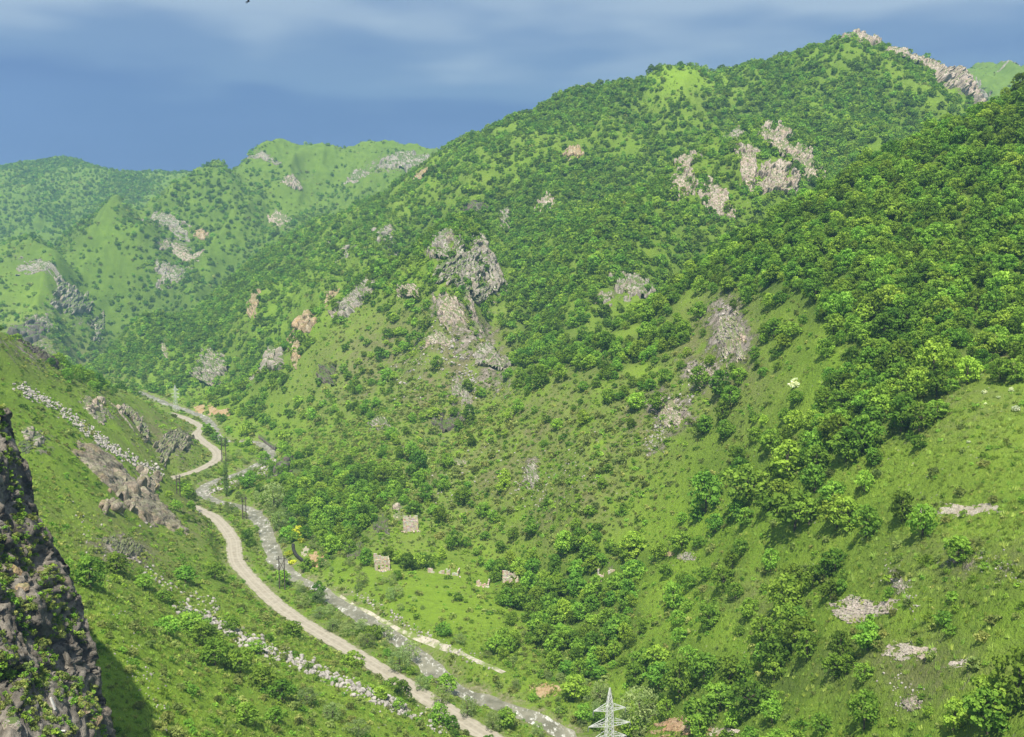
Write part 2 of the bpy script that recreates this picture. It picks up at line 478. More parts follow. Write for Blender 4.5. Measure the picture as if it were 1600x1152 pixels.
# ------------------------------------------------------------------ what covers the ground, by place
# (px, py, half width, half height, degrees, strength) of bare patches in the photograph
ROCKY = [(1140, 520, 50, 70, -20, 1.0), (1100, 585, 60, 35, 20, .9), (1045, 640, 60, 40, 25, .9), (1010, 690, 70, 30, 20, .55), (830, 745, 24, 40, 10, .8), (700, 760, 60, 60, 0, .3), (900, 700, 70, 40, -30, .4),
         (700, 480, 50, 45, 0, .8), (740, 530, 60, 55, 0, .8), (770, 580, 45, 55, 0, .8), (720, 615, 40, 45, 0, .7), (640, 560, 60, 60, -30, .5), (560, 620, 60, 40, -30, .4), (700, 400, 50, 70, -25, .6),
         (755, 440, 50, 60, -30, .6), (545, 470, 45, 45, 0, .5), (1450, 1040, 90, 45, 15, .55), (1500, 880, 110, 40, 0, .5), (1400, 910, 40, 30, 0, .6), (1560, 880, 60, 40, 0, .45), (1400, 1100, 60, 30, 0, .5),
         (160, 640, 80, 35, 25, .6), (190, 860, 75, 35, 25, .8), (60, 690, 50, 40, 20, .6), (200, 770, 80, 60, 30, .6), (50, 545, 80, 40, 20, .7), (280, 690, 40, 40, 45, .7), (130, 700, 60, 30, 25, .4),
         (220, 690, 60, 25, 40, .4), (230, 950, 60, 25, 25, .4), (330, 880, 40, 25, 30, .4), (640, 700, 80, 40, -30, .4), (600, 830, 60, 40, 0, .5), (700, 665, 50, 25, -20, .6), (595, 665, 40, 20, -20, .5),
         (900, 830, 60, 30, -30, .4), (760, 800, 60, 50, -20, .4), (1150, 700, 60, 30, 0, .3), (520, 580, 40, 30, 0, .5), (430, 560, 50, 40, 0, .5), (1090, 860, 40, 14, 0, .5), (950, 890, 30, 20, 0, .5),
         (110, 480, 80, 50, 30, .6), (270, 420, 70, 40, 30, .5), (60, 415, 60, 16, 20, .6), (280, 390, 60, 20, 25, .7), (260, 345, 60, 25, 20, .6), (440, 350, 35, 20, 20, .6), (620, 255, 80, 22, -10, .7), (410, 243, 40, 12, 15, .6),
         (480, 275, 60, 25, 20, .4), (1345, 60, 40, 14, 20, .7), (1420, 85, 60, 14, 20, .6), (1500, 130, 45, 28, 35, .8), (1200, 250, 70, 50, 0, .5), (1090, 290, 50, 50, 0, .4), (980, 450, 50, 26, -20, .6), (855, 320, 30, 14, 10, .5),
         (330, 580, 30, 30, 0, .4), (570, 385, 60, 30, -20, .4), (1500, 60, 30, 12, 0, .3), (1575, 96, 25, 6, 0, .6)]
DRY = [(600, 560, 120, 70, -30, 0.90), (700, 600, 120, 70, -30, 1.05), (800, 700, 200, 90, -35, 0.83), (650, 760, 120, 60, -30, 0.75), (900, 780, 120, 60, -30, 0.75), (1000, 660, 120, 60, -30, 0.90), (720, 540, 80, 60, 0, 1.05), (1120, 560, 80, 90, 0, 0.90),
       (190, 860, 100, 45, 25, 1.05), (250, 690, 80, 50, 40, 0.90), (100, 560, 120, 40, 25, 0.75), (1430, 1050, 150, 60, 0, 0.68), (1520, 880, 120, 50, 0, 0.60), (300, 800, 40, 60, 0, 0.90), (1570, 560, 50, 30, 0, 0.90), (1180, 930, 60, 40, 30, 0.52), (1480, 640, 120, 60, 0, 0.45), (80, 820, 60, 60, 0, 0.45)]
BRIGHT = [(1010, 582, 50, 18, 5, 1.), (980, 520, 70, 14, -20, .8), (1530, 828, 90, 20, 0, 1.), (1100, 800, 90, 50, -20, .6), (1400, 980, 120, 40, 0, .4), (240, 1090, 140, 90, 20, .7), (110, 830, 60, 40, 30, .6), (690, 935, 120, 50, 10, .7), (1050, 900, 90, 60, 0, .5),
          (1480, 700, 160, 70, 0, .45), (860, 560, 60, 30, -30, .5), (760, 640, 60, 40, -30, .4), (580, 235, 160, 24, 0, .2), (1570, 130, 60, 40, 0, .3), (240, 750, 70, 25, 40, .5), (140, 640, 60, 18, 35, .5), (60, 460, 60, 30, 0, .5), (1190, 150, 60, 25, -20, .35),
          (1060, 120, 60, 20, 0, .7), (650, 430, 40, 20, -20, .5), (480, 1020, 50, 14, 30, .6), (560, 1075, 60, 14, 30, .4), (1250, 760, 120, 40, 0, .4), (900, 1100, 80, 40, 0, .4)]

def splat(px, py, items):
    out = np.zeros(px.shape)
    for x, y, rx, ry, ang, s in items:
        m = (np.abs(px - x) < rx * 1.7 + 20) & (np.abs(py - y) < max(rx, ry) * 1.7 + 20)
        if not m.any(): continue
        a = math.radians(ang); dx = px[m] - x; dy = py[m] - y
        e = ((dx * math.cos(a) + dy * math.sin(a)) / rx) ** 2 + ((-dx * math.sin(a) + dy * math.cos(a)) / ry) ** 2
        out[m] = np.maximum(out[m], s * np.exp(-e * 0.9))
    return out

# ------------------------------------------------------------------ the terrain mesh
NU, NY = 780, 900
GU = np.linspace(-0.60, 0.60, NU)
Y0, Y1 = 72.0, 2760.0
GL = np.linspace(math.log(Y0), math.log(Y1), NY)
UU, LL = np.meshgrid(GU, GL)
GYY = np.exp(LL); GXX = UU * GYY
GZ, G_DR, G_DV, G_DT = land(GXX, GYY)
GPX, GPY = to_px(GXX, GYY, GZ)
_rk = splat(GPX, GPY, ROCKY)
_fine = fbm(GXX / 9, GYY / 9, octaves=3, seed=31, ridged=True)
_hard = smooth(0.25, 0.8, _rk) * smooth(8, 14, G_DR) * smooth(8, 14, G_DV)
GZ = GZ + _hard * np.clip(GYY / 500, 0.35, 1.6) * (1.6 * _fine + 0.9 * fbm(GXX / 3.5, GYY / 3.5, octaves=2, seed=33, ridged=True))
GT = GZ / GYY
GHOR = np.maximum.accumulate(GT, axis=0)             # skyline so far, per bearing

def _gridpos(X, Y):
    fu = np.clip((X / Y - GU[0]) / (GU[1] - GU[0]), 0, NU - 1.001)
    fl = np.clip((np.log(Y) - GL[0]) / (GL[1] - GL[0]), 0, NY - 1.001)
    return fu, fl

def gsample(A, X, Y):
    X = np.asarray(X, float); Y = np.asarray(Y, float)
    fu, fl = _gridpos(X, Y)
    iu = fu.astype(int); il = fl.astype(int); a = fu - iu; b = fl - il
    return (A[il, iu] * (1 - a) + A[il, iu + 1] * a) * (1 - b) + (A[il + 1, iu] * (1 - a) + A[il + 1, iu + 1] * a) * b

def gz(X, Y):
    return gsample(GZ, X, Y)

def hit(px, py, far=False):
    """the ground point seen at a pixel, or None for sky"""
    u, t = (float(v) for v in ut(px, py))
    iu = (u - GU[0]) / (GU[1] - GU[0]); i = int(iu); a = iu - i
    col = GT[:, i] * (1 - a) + GT[:, i + 1] * a
    k = np.nonzero(col >= t)[0]
    if len(k) == 0:
        return None
    k = int(k[0])
    if k == 0:
        f = GL[0]
    else:
        f = GL[k - 1] + (GL[k] - GL[k - 1]) * (t - col[k - 1]) / (col[k] - col[k - 1] + 1e-12)
    y = math.exp(f)
    return np.array([u * y, y, t * y])

V = np.stack([GXX, GYY, GZ], -1).reshape(-1, 3)
ter = np_mesh('terrain', V, grid_faces(NU and NY, NU)[:, ::1], True)
cover = np.zeros((NU * NY, 4), np.float32)
cover[:, 0] = _rk.ravel()
cover[:, 1] = splat(GPX, GPY, DRY).ravel()
cover[:, 2] = splat(GPX, GPY, BRIGHT).ravel()
cover[:, 3] = 1.0
WOOD_LATER = True
ca = ter.attributes.new('cover', 'FLOAT_COLOR', 'POINT')
ca.data.foreach_set('color', cover.ravel())
bank = (1 - smooth(4.5, 10, np.minimum(G_DR + 1.5, G_DV))).astype(np.float32)
ba = ter.attributes.new('bank', 'FLOAT', 'POINT')
ba.data.foreach_set('value', bank.ravel())

b = NB('meadow_ground')
cov = b.n('ShaderNodeAttribute', attribute_name='cover')
sepc = b.n('ShaderNodeSeparateColor'); b.set(sepc.inputs[0], cov.outputs['Color'])
c_rock, c_dry, c_bright = sepc.outputs[0], sepc.outputs[1], sepc.outputs[2]
bk = b.n('ShaderNodeAttribute', attribute_name='bank').outputs['Fac']
wd_ = b.n('ShaderNodeAttribute', attribute_name='wood').outputs['Fac']  # woodland floor, and the shade painted over the far slopes
n_big = b.noise(0.012, 4)
n_mid = b.noise(0.07, 5, 0.62)
n_fine = b.noise(0.55, 5, 0.7)
n_tuft = b.noise(1.9, 4, 0.7)
grass = b.ramp(n_mid, (0.28, (0.105, 0.185, 0.016)), (0.5, (0.150, 0.255, 0.021)), (0.72, (0.200, 0.305, 0.032)))
grass = b.mix(b.ramp(n_big, (0.35, 0.0), (0.7, 0.5)), grass, (0.150, 0.195, 0.036))
grass = b.mix(b.math('MULTIPLY', c_bright, 0.75), grass, (0.205, 0.330, 0.024))
grass = b.mix(b.ramp(n_fine, (0.45, 0.0), (0.72, 0.45)), grass, (0.080, 0.130, 0.018))
grass = b.mix(b.ramp(n_tuft, (0.55, 0.0), (0.75, 0.5)), grass, (0.20, 0.24, 0.075))
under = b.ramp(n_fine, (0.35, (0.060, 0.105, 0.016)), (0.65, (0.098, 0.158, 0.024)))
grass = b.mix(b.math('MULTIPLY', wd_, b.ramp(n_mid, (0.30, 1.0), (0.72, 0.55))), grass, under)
dry_c = b.ramp(n_fine, (0.3, (0.105, 0.105, 0.045)), (0.5, (0.155, 0.145, 0.070)), (0.7, (0.225, 0.190, 0.130)))
dfac = b.math('MULTIPLY', c_dry, b.ramp(b.noise(0.11, 4, 0.65), (0.32, 0.0), (0.58, 1.0)))
col = b.mix(dfac, grass, dry_c)
# bare stony ground where the cover is rocky, broken up by grass
rk_c = b.ramp(b.noise(0.35, 6, 0.7), (0.3, (0.12, 0.10, 0.08)), (0.45, (0.22, 0.19, 0.155)), (0.6, (0.33, 0.29, 0.25)), (0.75, (0.42, 0.38, 0.34)))
rfac = b.math('MULTIPLY_ADD', b.noise(0.16, 6, 0.72), 2.0, -1.28)
rfac = b.math('ADD', rfac, b.math('MULTIPLY', c_rock, 1.0))
rfac = b.ramp(rfac, (0.28, 0.0), (0.52, 1.0))
col = b.mix(rfac, col, rk_c)
# scattered pale stones everywhere on the grass
vor = b.n('ShaderNodeTexVoronoi', i={'Scale': 0.32, 'Randomness': 1.0}); b.set(vor.inputs['Vector'], b.pos())
st = b.math('MULTIPLY', b.ramp(vor.outputs['Distance'], (0.06, 1.0), (0.13, 0.0)), b.ramp(b.noise(0.03, 3), (0.45, 0.0), (0.6, 1.0)))
col = b.mix(b.math('MULTIPLY', st, 0.8), col, (0.34, 0.31, 0.26))
bank_c = b.ramp(b.noise(0.8, 5, 0.7), (0.35, (0.09, 0.12, 0.03)), (0.55, (0.22, 0.19, 0.13)), (0.7, (0.33, 0.29, 0.22)))
col = b.mix(b.math('MULTIPLY', bk, b.ramp(b.noise(0.25, 4), (0.40, 0.0), (0.6, 0.8))), col, bank_c)
hgt = b.math('ADD', b.math('MULTIPLY', n_fine, 1.0), b.math('MULTIPLY', n_tuft, 0.35))
hgt = b.math('ADD', hgt, b.math('MULTIPLY', rfac, 0.5))
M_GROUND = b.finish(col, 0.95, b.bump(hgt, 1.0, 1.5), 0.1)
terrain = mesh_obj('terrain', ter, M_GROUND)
tag(terrain, kind='structure')

# ------------------------------------------------------------------ road, river, track
def ribbon(name, P, half, mat, lift, cross=7, crown=0.0, wob=0.0, seed=0, conform=False):
    T = np.gradient(P, axis=0); T[:, 2] = 0
    T /= np.linalg.norm(T, axis=1, keepdims=True) + 1e-9
    Nn = np.stack([-T[:, 1], T[:, 0], np.zeros(len(T))], 1)
    s = np.linspace(-1, 1, cross)
    arc = np.concatenate([[0], np.cumsum(np.linalg.norm(np.diff(P, axis=0), axis=1))])
    wl = half + wob * fbm(arc / 9, arc * 0 + 1.3, octaves=3, seed=seed)
    wr = half + wob * fbm(arc / 9, arc * 0 + 7.7, octaves=3, seed=seed + 1)
    hw = np.where(s[None] < 0, wl[:, None], wr[:, None])
    Vv = P[:, None, :] + Nn[:, None, :] * (s[None, :] * hw)[..., None]
    if conform: Vv[..., 2] = gz(Vv[..., 0], Vv[..., 1])
    Vv[..., 2] += lift + crown * (1 - s[None, :] ** 2)
    me = np_mesh(name, Vv.reshape(-1, 3), grid_faces(len(P), cross), True)
    at_ = me.attributes.new('across', 'FLOAT', 'POINT')
    at_.data.foreach_set('value', np.tile(s, len(P)).astype(np.float32))
    return mesh_obj(name, me, mat)

def resample(P, step):
    d = np.concatenate([[0], np.cumsum(np.linalg.norm(np.diff(P, axis=0), axis=1))])
    q = np.arange(0, d[-1], step)
    return np.stack([np.interp(q, d, P[:, k]) for k in range(3)], 1)

b = NB('gravel_road')
ac = b.n('ShaderNodeAttribute', attribute_name='across').outputs['Fac']
aab = b.math('ABSOLUTE', ac)
g = b.ramp(b.noise(0.5, 6, 0.7), (0.3, (0.215, 0.190, 0.148)), (0.55, (0.285, 0.258, 0.205)), (0.75, (0.35, 0.32, 0.262)))
rut = b.ramp(b.math('ADD', aab, b.math('MULTIPLY', b.noise(0.15, 3), 0.16)), (0.28, 0.0), (0.38, 0.7), (0.5, 0.75), (0.62, 0.0), (0.72, 0.5))
g = b.mix(b.math('MULTIPLY', rut, 0.6), g, (0.36, 0.328, 0.268))
g = b.mix(b.math('MULTIPLY', b.ramp(aab, (0.7, 0.0), (1.0, 1.0)), b.ramp(b.noise(0.4, 4), (0.42, 0.0), (0.6, 1.0))), g, (0.10, 0.13, 0.035))
M_ROAD = b.finish(g, 0.95, b.bump(b.noise(2.0, 5, 0.7), 0.5, 0.2), 0.1)
ROADR = resample(ROAD, 2.5)
tag(ribbon('road', ROADR, 3.2, M_ROAD, 0.05, 9, 0.08, 0.5, 3), kind='structure')

b = NB('river_water')
ac = b.n('ShaderNodeAttribute', attribute_name='across').outputs['Fac']
mpn = b.n('ShaderNodeMapping', i={'Rotation': (0, 0, 0.5), 'Scale': (1.6, 0.7, 1)}); b.set(mpn.inputs[0], b.pos())
rap = b.noise(0.42, 6, 0.74, mpn.outputs[0])
foam = b.math('MULTIPLY', b.ramp(b.noise(0.07, 3), (0.40, 0.1), (0.58, 1.0)), b.ramp(rap, (0.53, 0.0), (0.66, 0.95)))
wc = b.mix(b.ramp(b.noise(0.2, 4), (0.35, 0.0), (0.65, 1.0)), (0.125, 0.122, 0.088), (0.225, 0.215, 0.165))
wc = b.mix(foam, wc, (0.70, 0.70, 0.66))
bs = b.n('ShaderNodeBsdfPrincipled', i={'Base Color': wc, 'Roughness': b.math('MULTIPLY_ADD', foam, 0.3, 0.5), 'Specular IOR Level': 0.3})
b.set(bs.inputs['Normal'], b.bump(b.math('ADD', rap, b.math('MULTIPLY', b.noise(1.6, 4), 0.4)), 0.8, 0.6))
b.t.links.new(bs.outputs[0], b.out.inputs[0])
M_WATER = b.m
tag(ribbon('river', resample(RIVER, 2.5), 5.2, M_WATER, 0.0, 9, 0.0, 0.4, 9), kind='structure')

b = NB('stony_track')
g = b.ramp(b.noise(0.7, 6, 0.7), (0.35, (0.25, 0.23, 0.17)), (0.5, (0.38, 0.35, 0.28)), (0.7, (0.46, 0.43, 0.37)))
g = b.mix(b.ramp(b.noise(0.2, 4, 0.6), (0.44, 0.0), (0.56, 0.9)), g, (0.12, 0.17, 0.03))
M_TRACK = b.finish(g, 0.95, b.bump(b.noise(2.0, 5, 0.7), 0.5, 0.2), 0.1)
TR2 = resample(TRACK, 2.0); TR2[:, 2] = gz(TR2[:, 0], TR2[:, 1])
tag(ribbon('path', TR2, 0.95, M_TRACK, 0.06, 7, 0.05, 0.7, 21, True), kind='structure')
# ------------------------------------------------------------------ plants: leaf meshes
def leaf_material(name, c_dark, c_mid, c_light, trans=0.6):
    b = NB(name)
    tint = b.n('ShaderNodeAttribute', attribute_name='tint').outputs['Fac']
    rnd = b.n('ShaderNodeObjectInfo').outputs['Random']
    k = b.math('ADD', b.math('MULTIPLY', tint, 0.55), b.math('MULTIPLY', rnd, 0.45))
    col = b.ramp(k, (0.12, c_dark), (0.5, c_mid), (0.88, c_light))
    # each plant leans a little to yellow or to blue-green
    r2 = b.math('FRACT', b.math('MULTIPLY', rnd, 17.31))
    hsv = b.n('ShaderNodeHueSaturation', i={'Hue': b.math('MULTIPLY_ADD', r2, 0.035, 0.487), 'Saturation': 0.95, 'Value': b.math('MULTIPLY_ADD', b.math('FRACT', b.math('MULTIPLY', rnd, 7.77)), 0.75, 0.68), 'Color': col})
    d = b.n('ShaderNodeBsdfDiffuse', i={'Color': hsv})
    t = b.n('ShaderNodeBsdfTranslucent', i={'Color': b.mix(1.0, hsv, (trans * 1.25, trans * 1.15, trans * 0.5), 'MULTIPLY')})
    m = b.n('ShaderNodeAddShader'); b.set(m.inputs[0], d); b.set(m.inputs[1], t)
    b.t.links.new(m.outputs[0], b.out.inputs[0])
    return b.m

M_LEAF = leaf_material('broadleaf_foliage', (0.048, 0.100, 0.012), (0.105, 0.188, 0.016), (0.175, 0.270, 0.024))
M_SCRUB = leaf_material('scrub_foliage', (0.068, 0.098, 0.022), (0.135, 0.170, 0.040), (0.215, 0.235, 0.062))
M_WILLOW = leaf_material('willow_foliage', (0.085, 0.125, 0.040), (0.140, 0.190, 0.062), (0.200, 0.245, 0.088))
M_LIME = leaf_material('fresh_foliage', (0.085, 0.150, 0.013), (0.135, 0.220, 0.017), (0.190, 0.285, 0.024))
M_YELLOW = leaf_material('yellow_blossom', (0.17, 0.22, 0.02), (0.34, 0.37, 0.02), (0.48, 0.48, 0.03))
M_WHITE = leaf_material('white_blossom', (0.16, 0.22, 0.09), (0.36, 0.40, 0.27), (0.56, 0.57, 0.47))
M_POPLAR = leaf_material('poplar_foliage', (0.032, 0.066, 0.018), (0.058, 0.105, 0.026), (0.090, 0.145, 0.036))
b = NB('bark')
M_BARK = b.finish(b.ramp(b.noise(3.0, 4), (0.35, (0.05, 0.04, 0.03)), (0.65, (0.13, 0.11, 0.085))), 0.95)

def leaf_cloud(name, mat, clumps, per, leaf, rng, aspect=0.75, flat=0.75):
    """clumps: rows of (x, y, z, radius); each is a shell of small leaf faces turned outward"""
    Vs, Fs, Ts = [], [], []
    n0 = 0
    for (cx, cy, cz, r) in clumps:
        n = max(6, int(per * r * r))
        d = rng.normal(size=(n, 3)); d /= np.linalg.norm(d, axis=1, keepdims=True)
        d[:, 2] = np.where(d[:, 2] < -0.55, -d[:, 2], d[:, 2])
        rad = r * (0.62 + 0.46 * rng.random(n) ** 0.7)
        P = np.stack([d[:, 0], d[:, 1], d[:, 2] * flat], 1) * rad[:, None] + (cx, cy, cz)
        nr = d + rng.normal(size=(n, 3)) * 0.55
        nr /= np.linalg.norm(nr, axis=1, keepdims=True)
        a = np.cross(nr, rng.normal(size=(n, 3))); a /= np.linalg.norm(a, axis=1, keepdims=True) + 1e-9
        c = np.cross(nr, a)
        s = leaf * (0.6 + 0.8 * rng.random(n))
        a = a * s[:, None]; c = c * (s * aspect)[:, None]
        q = np.stack([P - a - 0.3 * c, P + 0.1 * a - c, P + a + 0.25 * c, P - 0.15 * a + c], 1)
        Vs.append(q.reshape(-1, 3))
        i = n0 + np.arange(n * 4).reshape(n, 4); Fs.append(i); n0 += n * 4
        tt = np.clip(rng.normal(0.5, 0.2) + rng.normal(0, 0.10, n), 0, 1)
        Ts.append(np.repeat(tt, 4))
    me = np_mesh(name, np.concatenate(Vs), np.concatenate(Fs))
    at_ = me.attributes.new('tint', 'FLOAT', 'POINT')
    at_.data.foreach_set('value', np.concatenate(Ts).astype(np.float32))
    me.materials.append(mat)
    return me

def crown_clumps(rng, n, R, Ht, base, rmin, rmax, squash=1.0):
    """clump centres filling an uneven dome of radius R, from height base to Ht"""
    out = []
    lob = rng.random(6) * 6.28
    k = 0
    while len(out) < n and k < 4000:
        k += 1
        a = rng.random() * 6.283; h = rng.random()
        w = 1 + 0.16 * math.sin(2 * a + lob[0]) + 0.13 * math.sin(3 * a + lob[1]) + 0.10 * math.sin(5 * a + lob[2] + 3 * h)
        prof = math.sin(math.pi * min(1.0, 0.18 + 0.80 * h)) ** 0.7
        r = R * w * prof * math.sqrt(rng.random() * 0.6 + 0.4)
        z = base + h * (Ht - base)
        c = (r * math.cos(a), r * math.sin(a), z, rmin + (rmax - rmin) * rng.random())
        if all((c[0] - o[0]) ** 2 + (c[1] - o[1]) ** 2 + (c[2] - o[2]) ** 2 > (0.55 * (c[3] + o[3])) ** 2 for o in out) or k > 3000:
            out.append(c)
    return out

def trunk_mesh(name, clumps, Ht, r0, rng, nbr=6):
    """tapered trunk with limbs running out to some of the clumps"""
    Vs, Fs = [], []
    def tube(P, R, sides=6):
        base = sum(len(v) for v in Vs)
        P = np.asarray(P); 
        T = np.gradient(P, axis=0); T /= np.linalg.norm(T, axis=1, keepdims=True) + 1e-9
        ref = np.array([0.3, 0.9, 0.2])
        A1 = np.cross(T, ref); A1 /= np.linalg.norm(A1, axis=1, keepdims=True) + 1e-9
        B1 = np.cross(T, A1)
        th = np.arange(sides) / sides * 6.283
        ring = P[:, None] + (A1[:, None] * np.cos(th)[None, :, None] + B1[:, None] * np.sin(th)[None, :, None]) * np.asarray(R)[:, None, None]
        Vs.append(ring.reshape(-1, 3))
        for k in range(len(P) - 1):
            for j in range(sides):
                Fs.append((base + k * sides + j, base + k * sides + (j + 1) % sides, base + (k + 1) * sides + (j + 1) % sides, base + (k + 1) * sides + j))
    bend = rng.normal(size=2) * 0.05 * Ht
    zs = np.linspace(-0.9, Ht * 0.72, 6)
    P = np.stack([bend[0] * (zs / Ht) ** 2, bend[1] * (zs / Ht) ** 2, zs], 1)
    tube(P, r0 * np.linspace(1.25, 0.35, 6))
    for c in [clumps[i] for i in rng.permutation(len(clumps))[:nbr]]:
        z0 = Ht * (0.22 + 0.3 * rng.random()); f = np.linspace(0, 1, 4)
        s = np.array([bend[0] * (z0 / Ht) ** 2, bend[1] * (z0 / Ht) ** 2, z0])
        e = np.array(c[:3]); Q = s + (e - s) * f[:, None]; Q[:, 2] += 0.25 * np.sin(f * 3.14)
        tube(Q, r0 * np.linspace(0.5, 0.15, 4), 5)
    return np_mesh(name, np.concatenate(Vs), np.array(Fs), True)

prng = np.random.default_rng(5)
TREES = []         # (crown mesh, trunk mesh), about 7 m tall, 3.1 m crown radius
for k in range(5):
    Ht = 6.6 + 1.2 * prng.random(); R = 2.6 + 0.7 * prng.random()
    cl = crown_clumps(prng, 34, R, Ht - 0.6, 1.3, 0.65, 1.25)
    TREES.append((leaf_cloud('crown', M_LEAF, cl, 38, 0.30, prng), trunk_mesh('trunk', cl, Ht, 0.2, prng)))
LIME = []
for k in range(2):
    cl = crown_clumps(prng, 34, 2.5, 7.0, 1.2, 0.7, 1.2)
    LIME.append((leaf_cloud('crown', M_LIME, cl, 38, 0.30, prng), trunk_mesh('trunk', cl, 7.2, 0.2, prng)))
WILLOW = []
for k in range(2):
    cl = crown_clumps(prng, 36, 2.9, 6.2, 0.9, 0.6, 1.1)
    WILLOW.append((leaf_cloud('crown', M_WILLOW, cl, 55, 0.20, prng, 0.5), trunk_mesh('trunk', cl, 6.4, 0.2, prng)))
FAR = []           # cheaper crowns for the woods further off
for k in range(5):
    cl = crown_clumps(prng, 17, 2.8, 6.2, 1.0, 0.9, 1.5)
    FAR.append(leaf_cloud('wood_crown', M_LEAF, cl, 13, 0.52, prng))
SHRUBS = []        # 1.3 m high, 1 m radius
for k in range(4):
    cl = crown_clumps(prng, 16, 0.85, 1.2, 0.15, 0.28, 0.5)
    SHRUBS.append(leaf_cloud('shrub', M_SCRUB if k % 2 else M_LEAF, cl, 170, 0.135, prng))
LOWSCRUB = []
for k in range(4):
    cl = crown_clumps(prng, 9, 0.8, 0.9, 0.1, 0.35, 0.55)
    LOWSCRUB.append(leaf_cloud('scrub_clump', M_SCRUB if k % 2 else M_LEAF, cl, 60, 0.21, prng))
def tuft_mesh(name, mat, rng, n=26):
    Vs = []
    for k in range(n):
        a = rng.random() * 6.283; r = 0.35 * math.sqrt(rng.random()); h = 0.25 + 0.35 * rng.random(); w = 0.05
        x, y = r * math.cos(a), r * math.sin(a); lx, ly = rng.normal(size=2) * 0.16; t = rng.random() * 6.283
        wx, wy = w * math.cos(t), w * math.sin(t)
        Vs += [(x - wx, y - wy, -0.05), (x + wx, y + wy, -0.05), (x + lx + wx * .3, y + ly + wy * .3, h), (x + lx - wx * .3, y + ly - wy * .3, h)]
    me = np_mesh(name, Vs, np.arange(len(Vs)).reshape(-1, 4))
    at_ = me.attributes.new('tint', 'FLOAT', 'POINT')
    at_.data.foreach_set('value', np.repeat(np.clip(rng.normal(0.55, 0.2, n), 0, 1), 4).astype(np.float32))
    me.materials.append(mat)
    return me
M_GRASS = leaf_material('grass_blades', (0.095, 0.150, 0.022), (0.165, 0.235, 0.032), (0.250, 0.300, 0.075))
TUFTS = [tuft_mesh('grass_tuft', M_GRASS, prng) for k in range(3)]

# ------------------------------------------------------------------ where trees and scrub grow, read off the photograph in 50 px steps
# 9 = closed wood, 0 = none
TREE_MAP = """
00000000000000000000000003330000
00000000000000000000223366665500
00000000000000000777334777766000
00000000000000088888448888876629
66622044000000888888888888888999
66666443311134999999966666999999
55556666444559999999997779999999
55556666777885559999999999999999
44666899988844449999979999999999
55555999922222228888833559999999
14444999922221128888822222888887
00777998811111117777711222399944
00000044331111111111122223999000
00000022331111111111122244888000
00000022331111111111125554410000
00000115588811111111155555200000
00000002488611111111122232211111
00000000233311133557711111111111
00000000231111149999221133300000
00000000044440003777333225000000
00000000000441143844666336600000
00000000000033111552777775000004
00000000000000442266266631111155"""
SCRUB_MAP = """
00000000000000000000000000000000
00000000000000000000222222222200
00000000000000000333333333333300
00000000000000033333333333333223
33333444222222333333333333333333
44444444333333333333333333333333
44444444444433333333333333333333
44444444444433555333333333333333
44444444444455555333333333333333
44444444444466664333333554433333
34444444445566664444444554444433
33355555667777766555544455443333
33333345678888877777766655433333
33333345678888888888766654332222
33333455678888888888765554332222
23333556677888888888764444322222
23333456777788888877653343332222
33344556677766666766433333333333
34444556665544555666444444443333
34455666766433456666544444322222
34556666666544345666555544322222
34556666666665444566554443333333
34455666666666555666555543333333"""
def read_map(s):
    return np.array([[int(c) for c in r] for r in s.split()], float) / 9.0
TMAP, SMAP = read_map(TREE_MAP), read_map(SCRUB_MAP)

def map_at(A, px, py):
    fx = np.clip(px / 50 - 0.5, 0, A.shape[1] - 1.001); fy = np.clip(py / 50 - 0.5, 0, A.shape[0] - 1.001)
    ix, iy = fx.astype(int), fy.astype(int); a, c = fx - ix, fy - iy
    return (A[iy, ix] * (1 - a) + A[iy, ix + 1] * a) * (1 - c) + (A[iy + 1, ix] * (1 - a) + A[iy + 1, ix + 1] * a) * c

# ground-cover value: undergrowth under the woods, plus painted cloud shade on far slopes
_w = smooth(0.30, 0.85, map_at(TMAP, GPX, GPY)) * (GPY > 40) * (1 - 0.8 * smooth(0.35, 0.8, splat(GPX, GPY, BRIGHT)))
_w = np.maximum(_w, 0.85 * smooth(1250, 1450, GYY))  # darker far pasture, with cloud shade put into its colour
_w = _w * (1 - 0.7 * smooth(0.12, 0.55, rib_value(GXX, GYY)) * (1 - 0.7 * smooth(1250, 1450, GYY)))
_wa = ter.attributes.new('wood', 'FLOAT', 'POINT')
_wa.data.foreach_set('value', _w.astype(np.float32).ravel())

KEEP_OUT = []      # (x, y, radius) of built things
def scatter(spacing, ya, yb, seed, umax=0.55):
    """jittered plan grid of ground points between two distances, without those far out of sight"""
    rng = np.random.default_rng(seed)
    xs = np.arange(-umax * yb, umax * yb, spacing); ys = np.arange(ya, yb, spacing)
    X, Y = np.meshgrid(xs, ys)
    X = (X + rng.uniform(-.48, .48, X.shape) * spacing).ravel(); Y = (Y + rng.uniform(-.48, .48, Y.shape) * spacing).ravel()
    m = (np.abs(X) < umax * Y) & (Y > ya) & (Y < yb)
    X, Y = X[m], Y[m]
    Z = gz(X, Y)
    m = (Z + 6) / Y > gsample(GHOR, X, Y) - 0.012
    X, Y, Z = X[m], Y[m], Z[m]
    dr, dv, dt = gsample(np.minimum(G_DR, 99), X, Y), gsample(np.minimum(G_DV, 99), X, Y), gsample(np.minimum(G_DT, 99), X, Y)
    px, py = to_px(X, Y, Z)
    return X, Y, Z, px, py, dr, dv, dt, rng

def clear_of(X, Y, extra=0.0):
    m = np.ones(X.shape, bool)
    for x, y, r in KEEP_OUT:
        m &= (X - x) ** 2 + (Y - y) ** 2 > (r + extra) ** 2
    return m

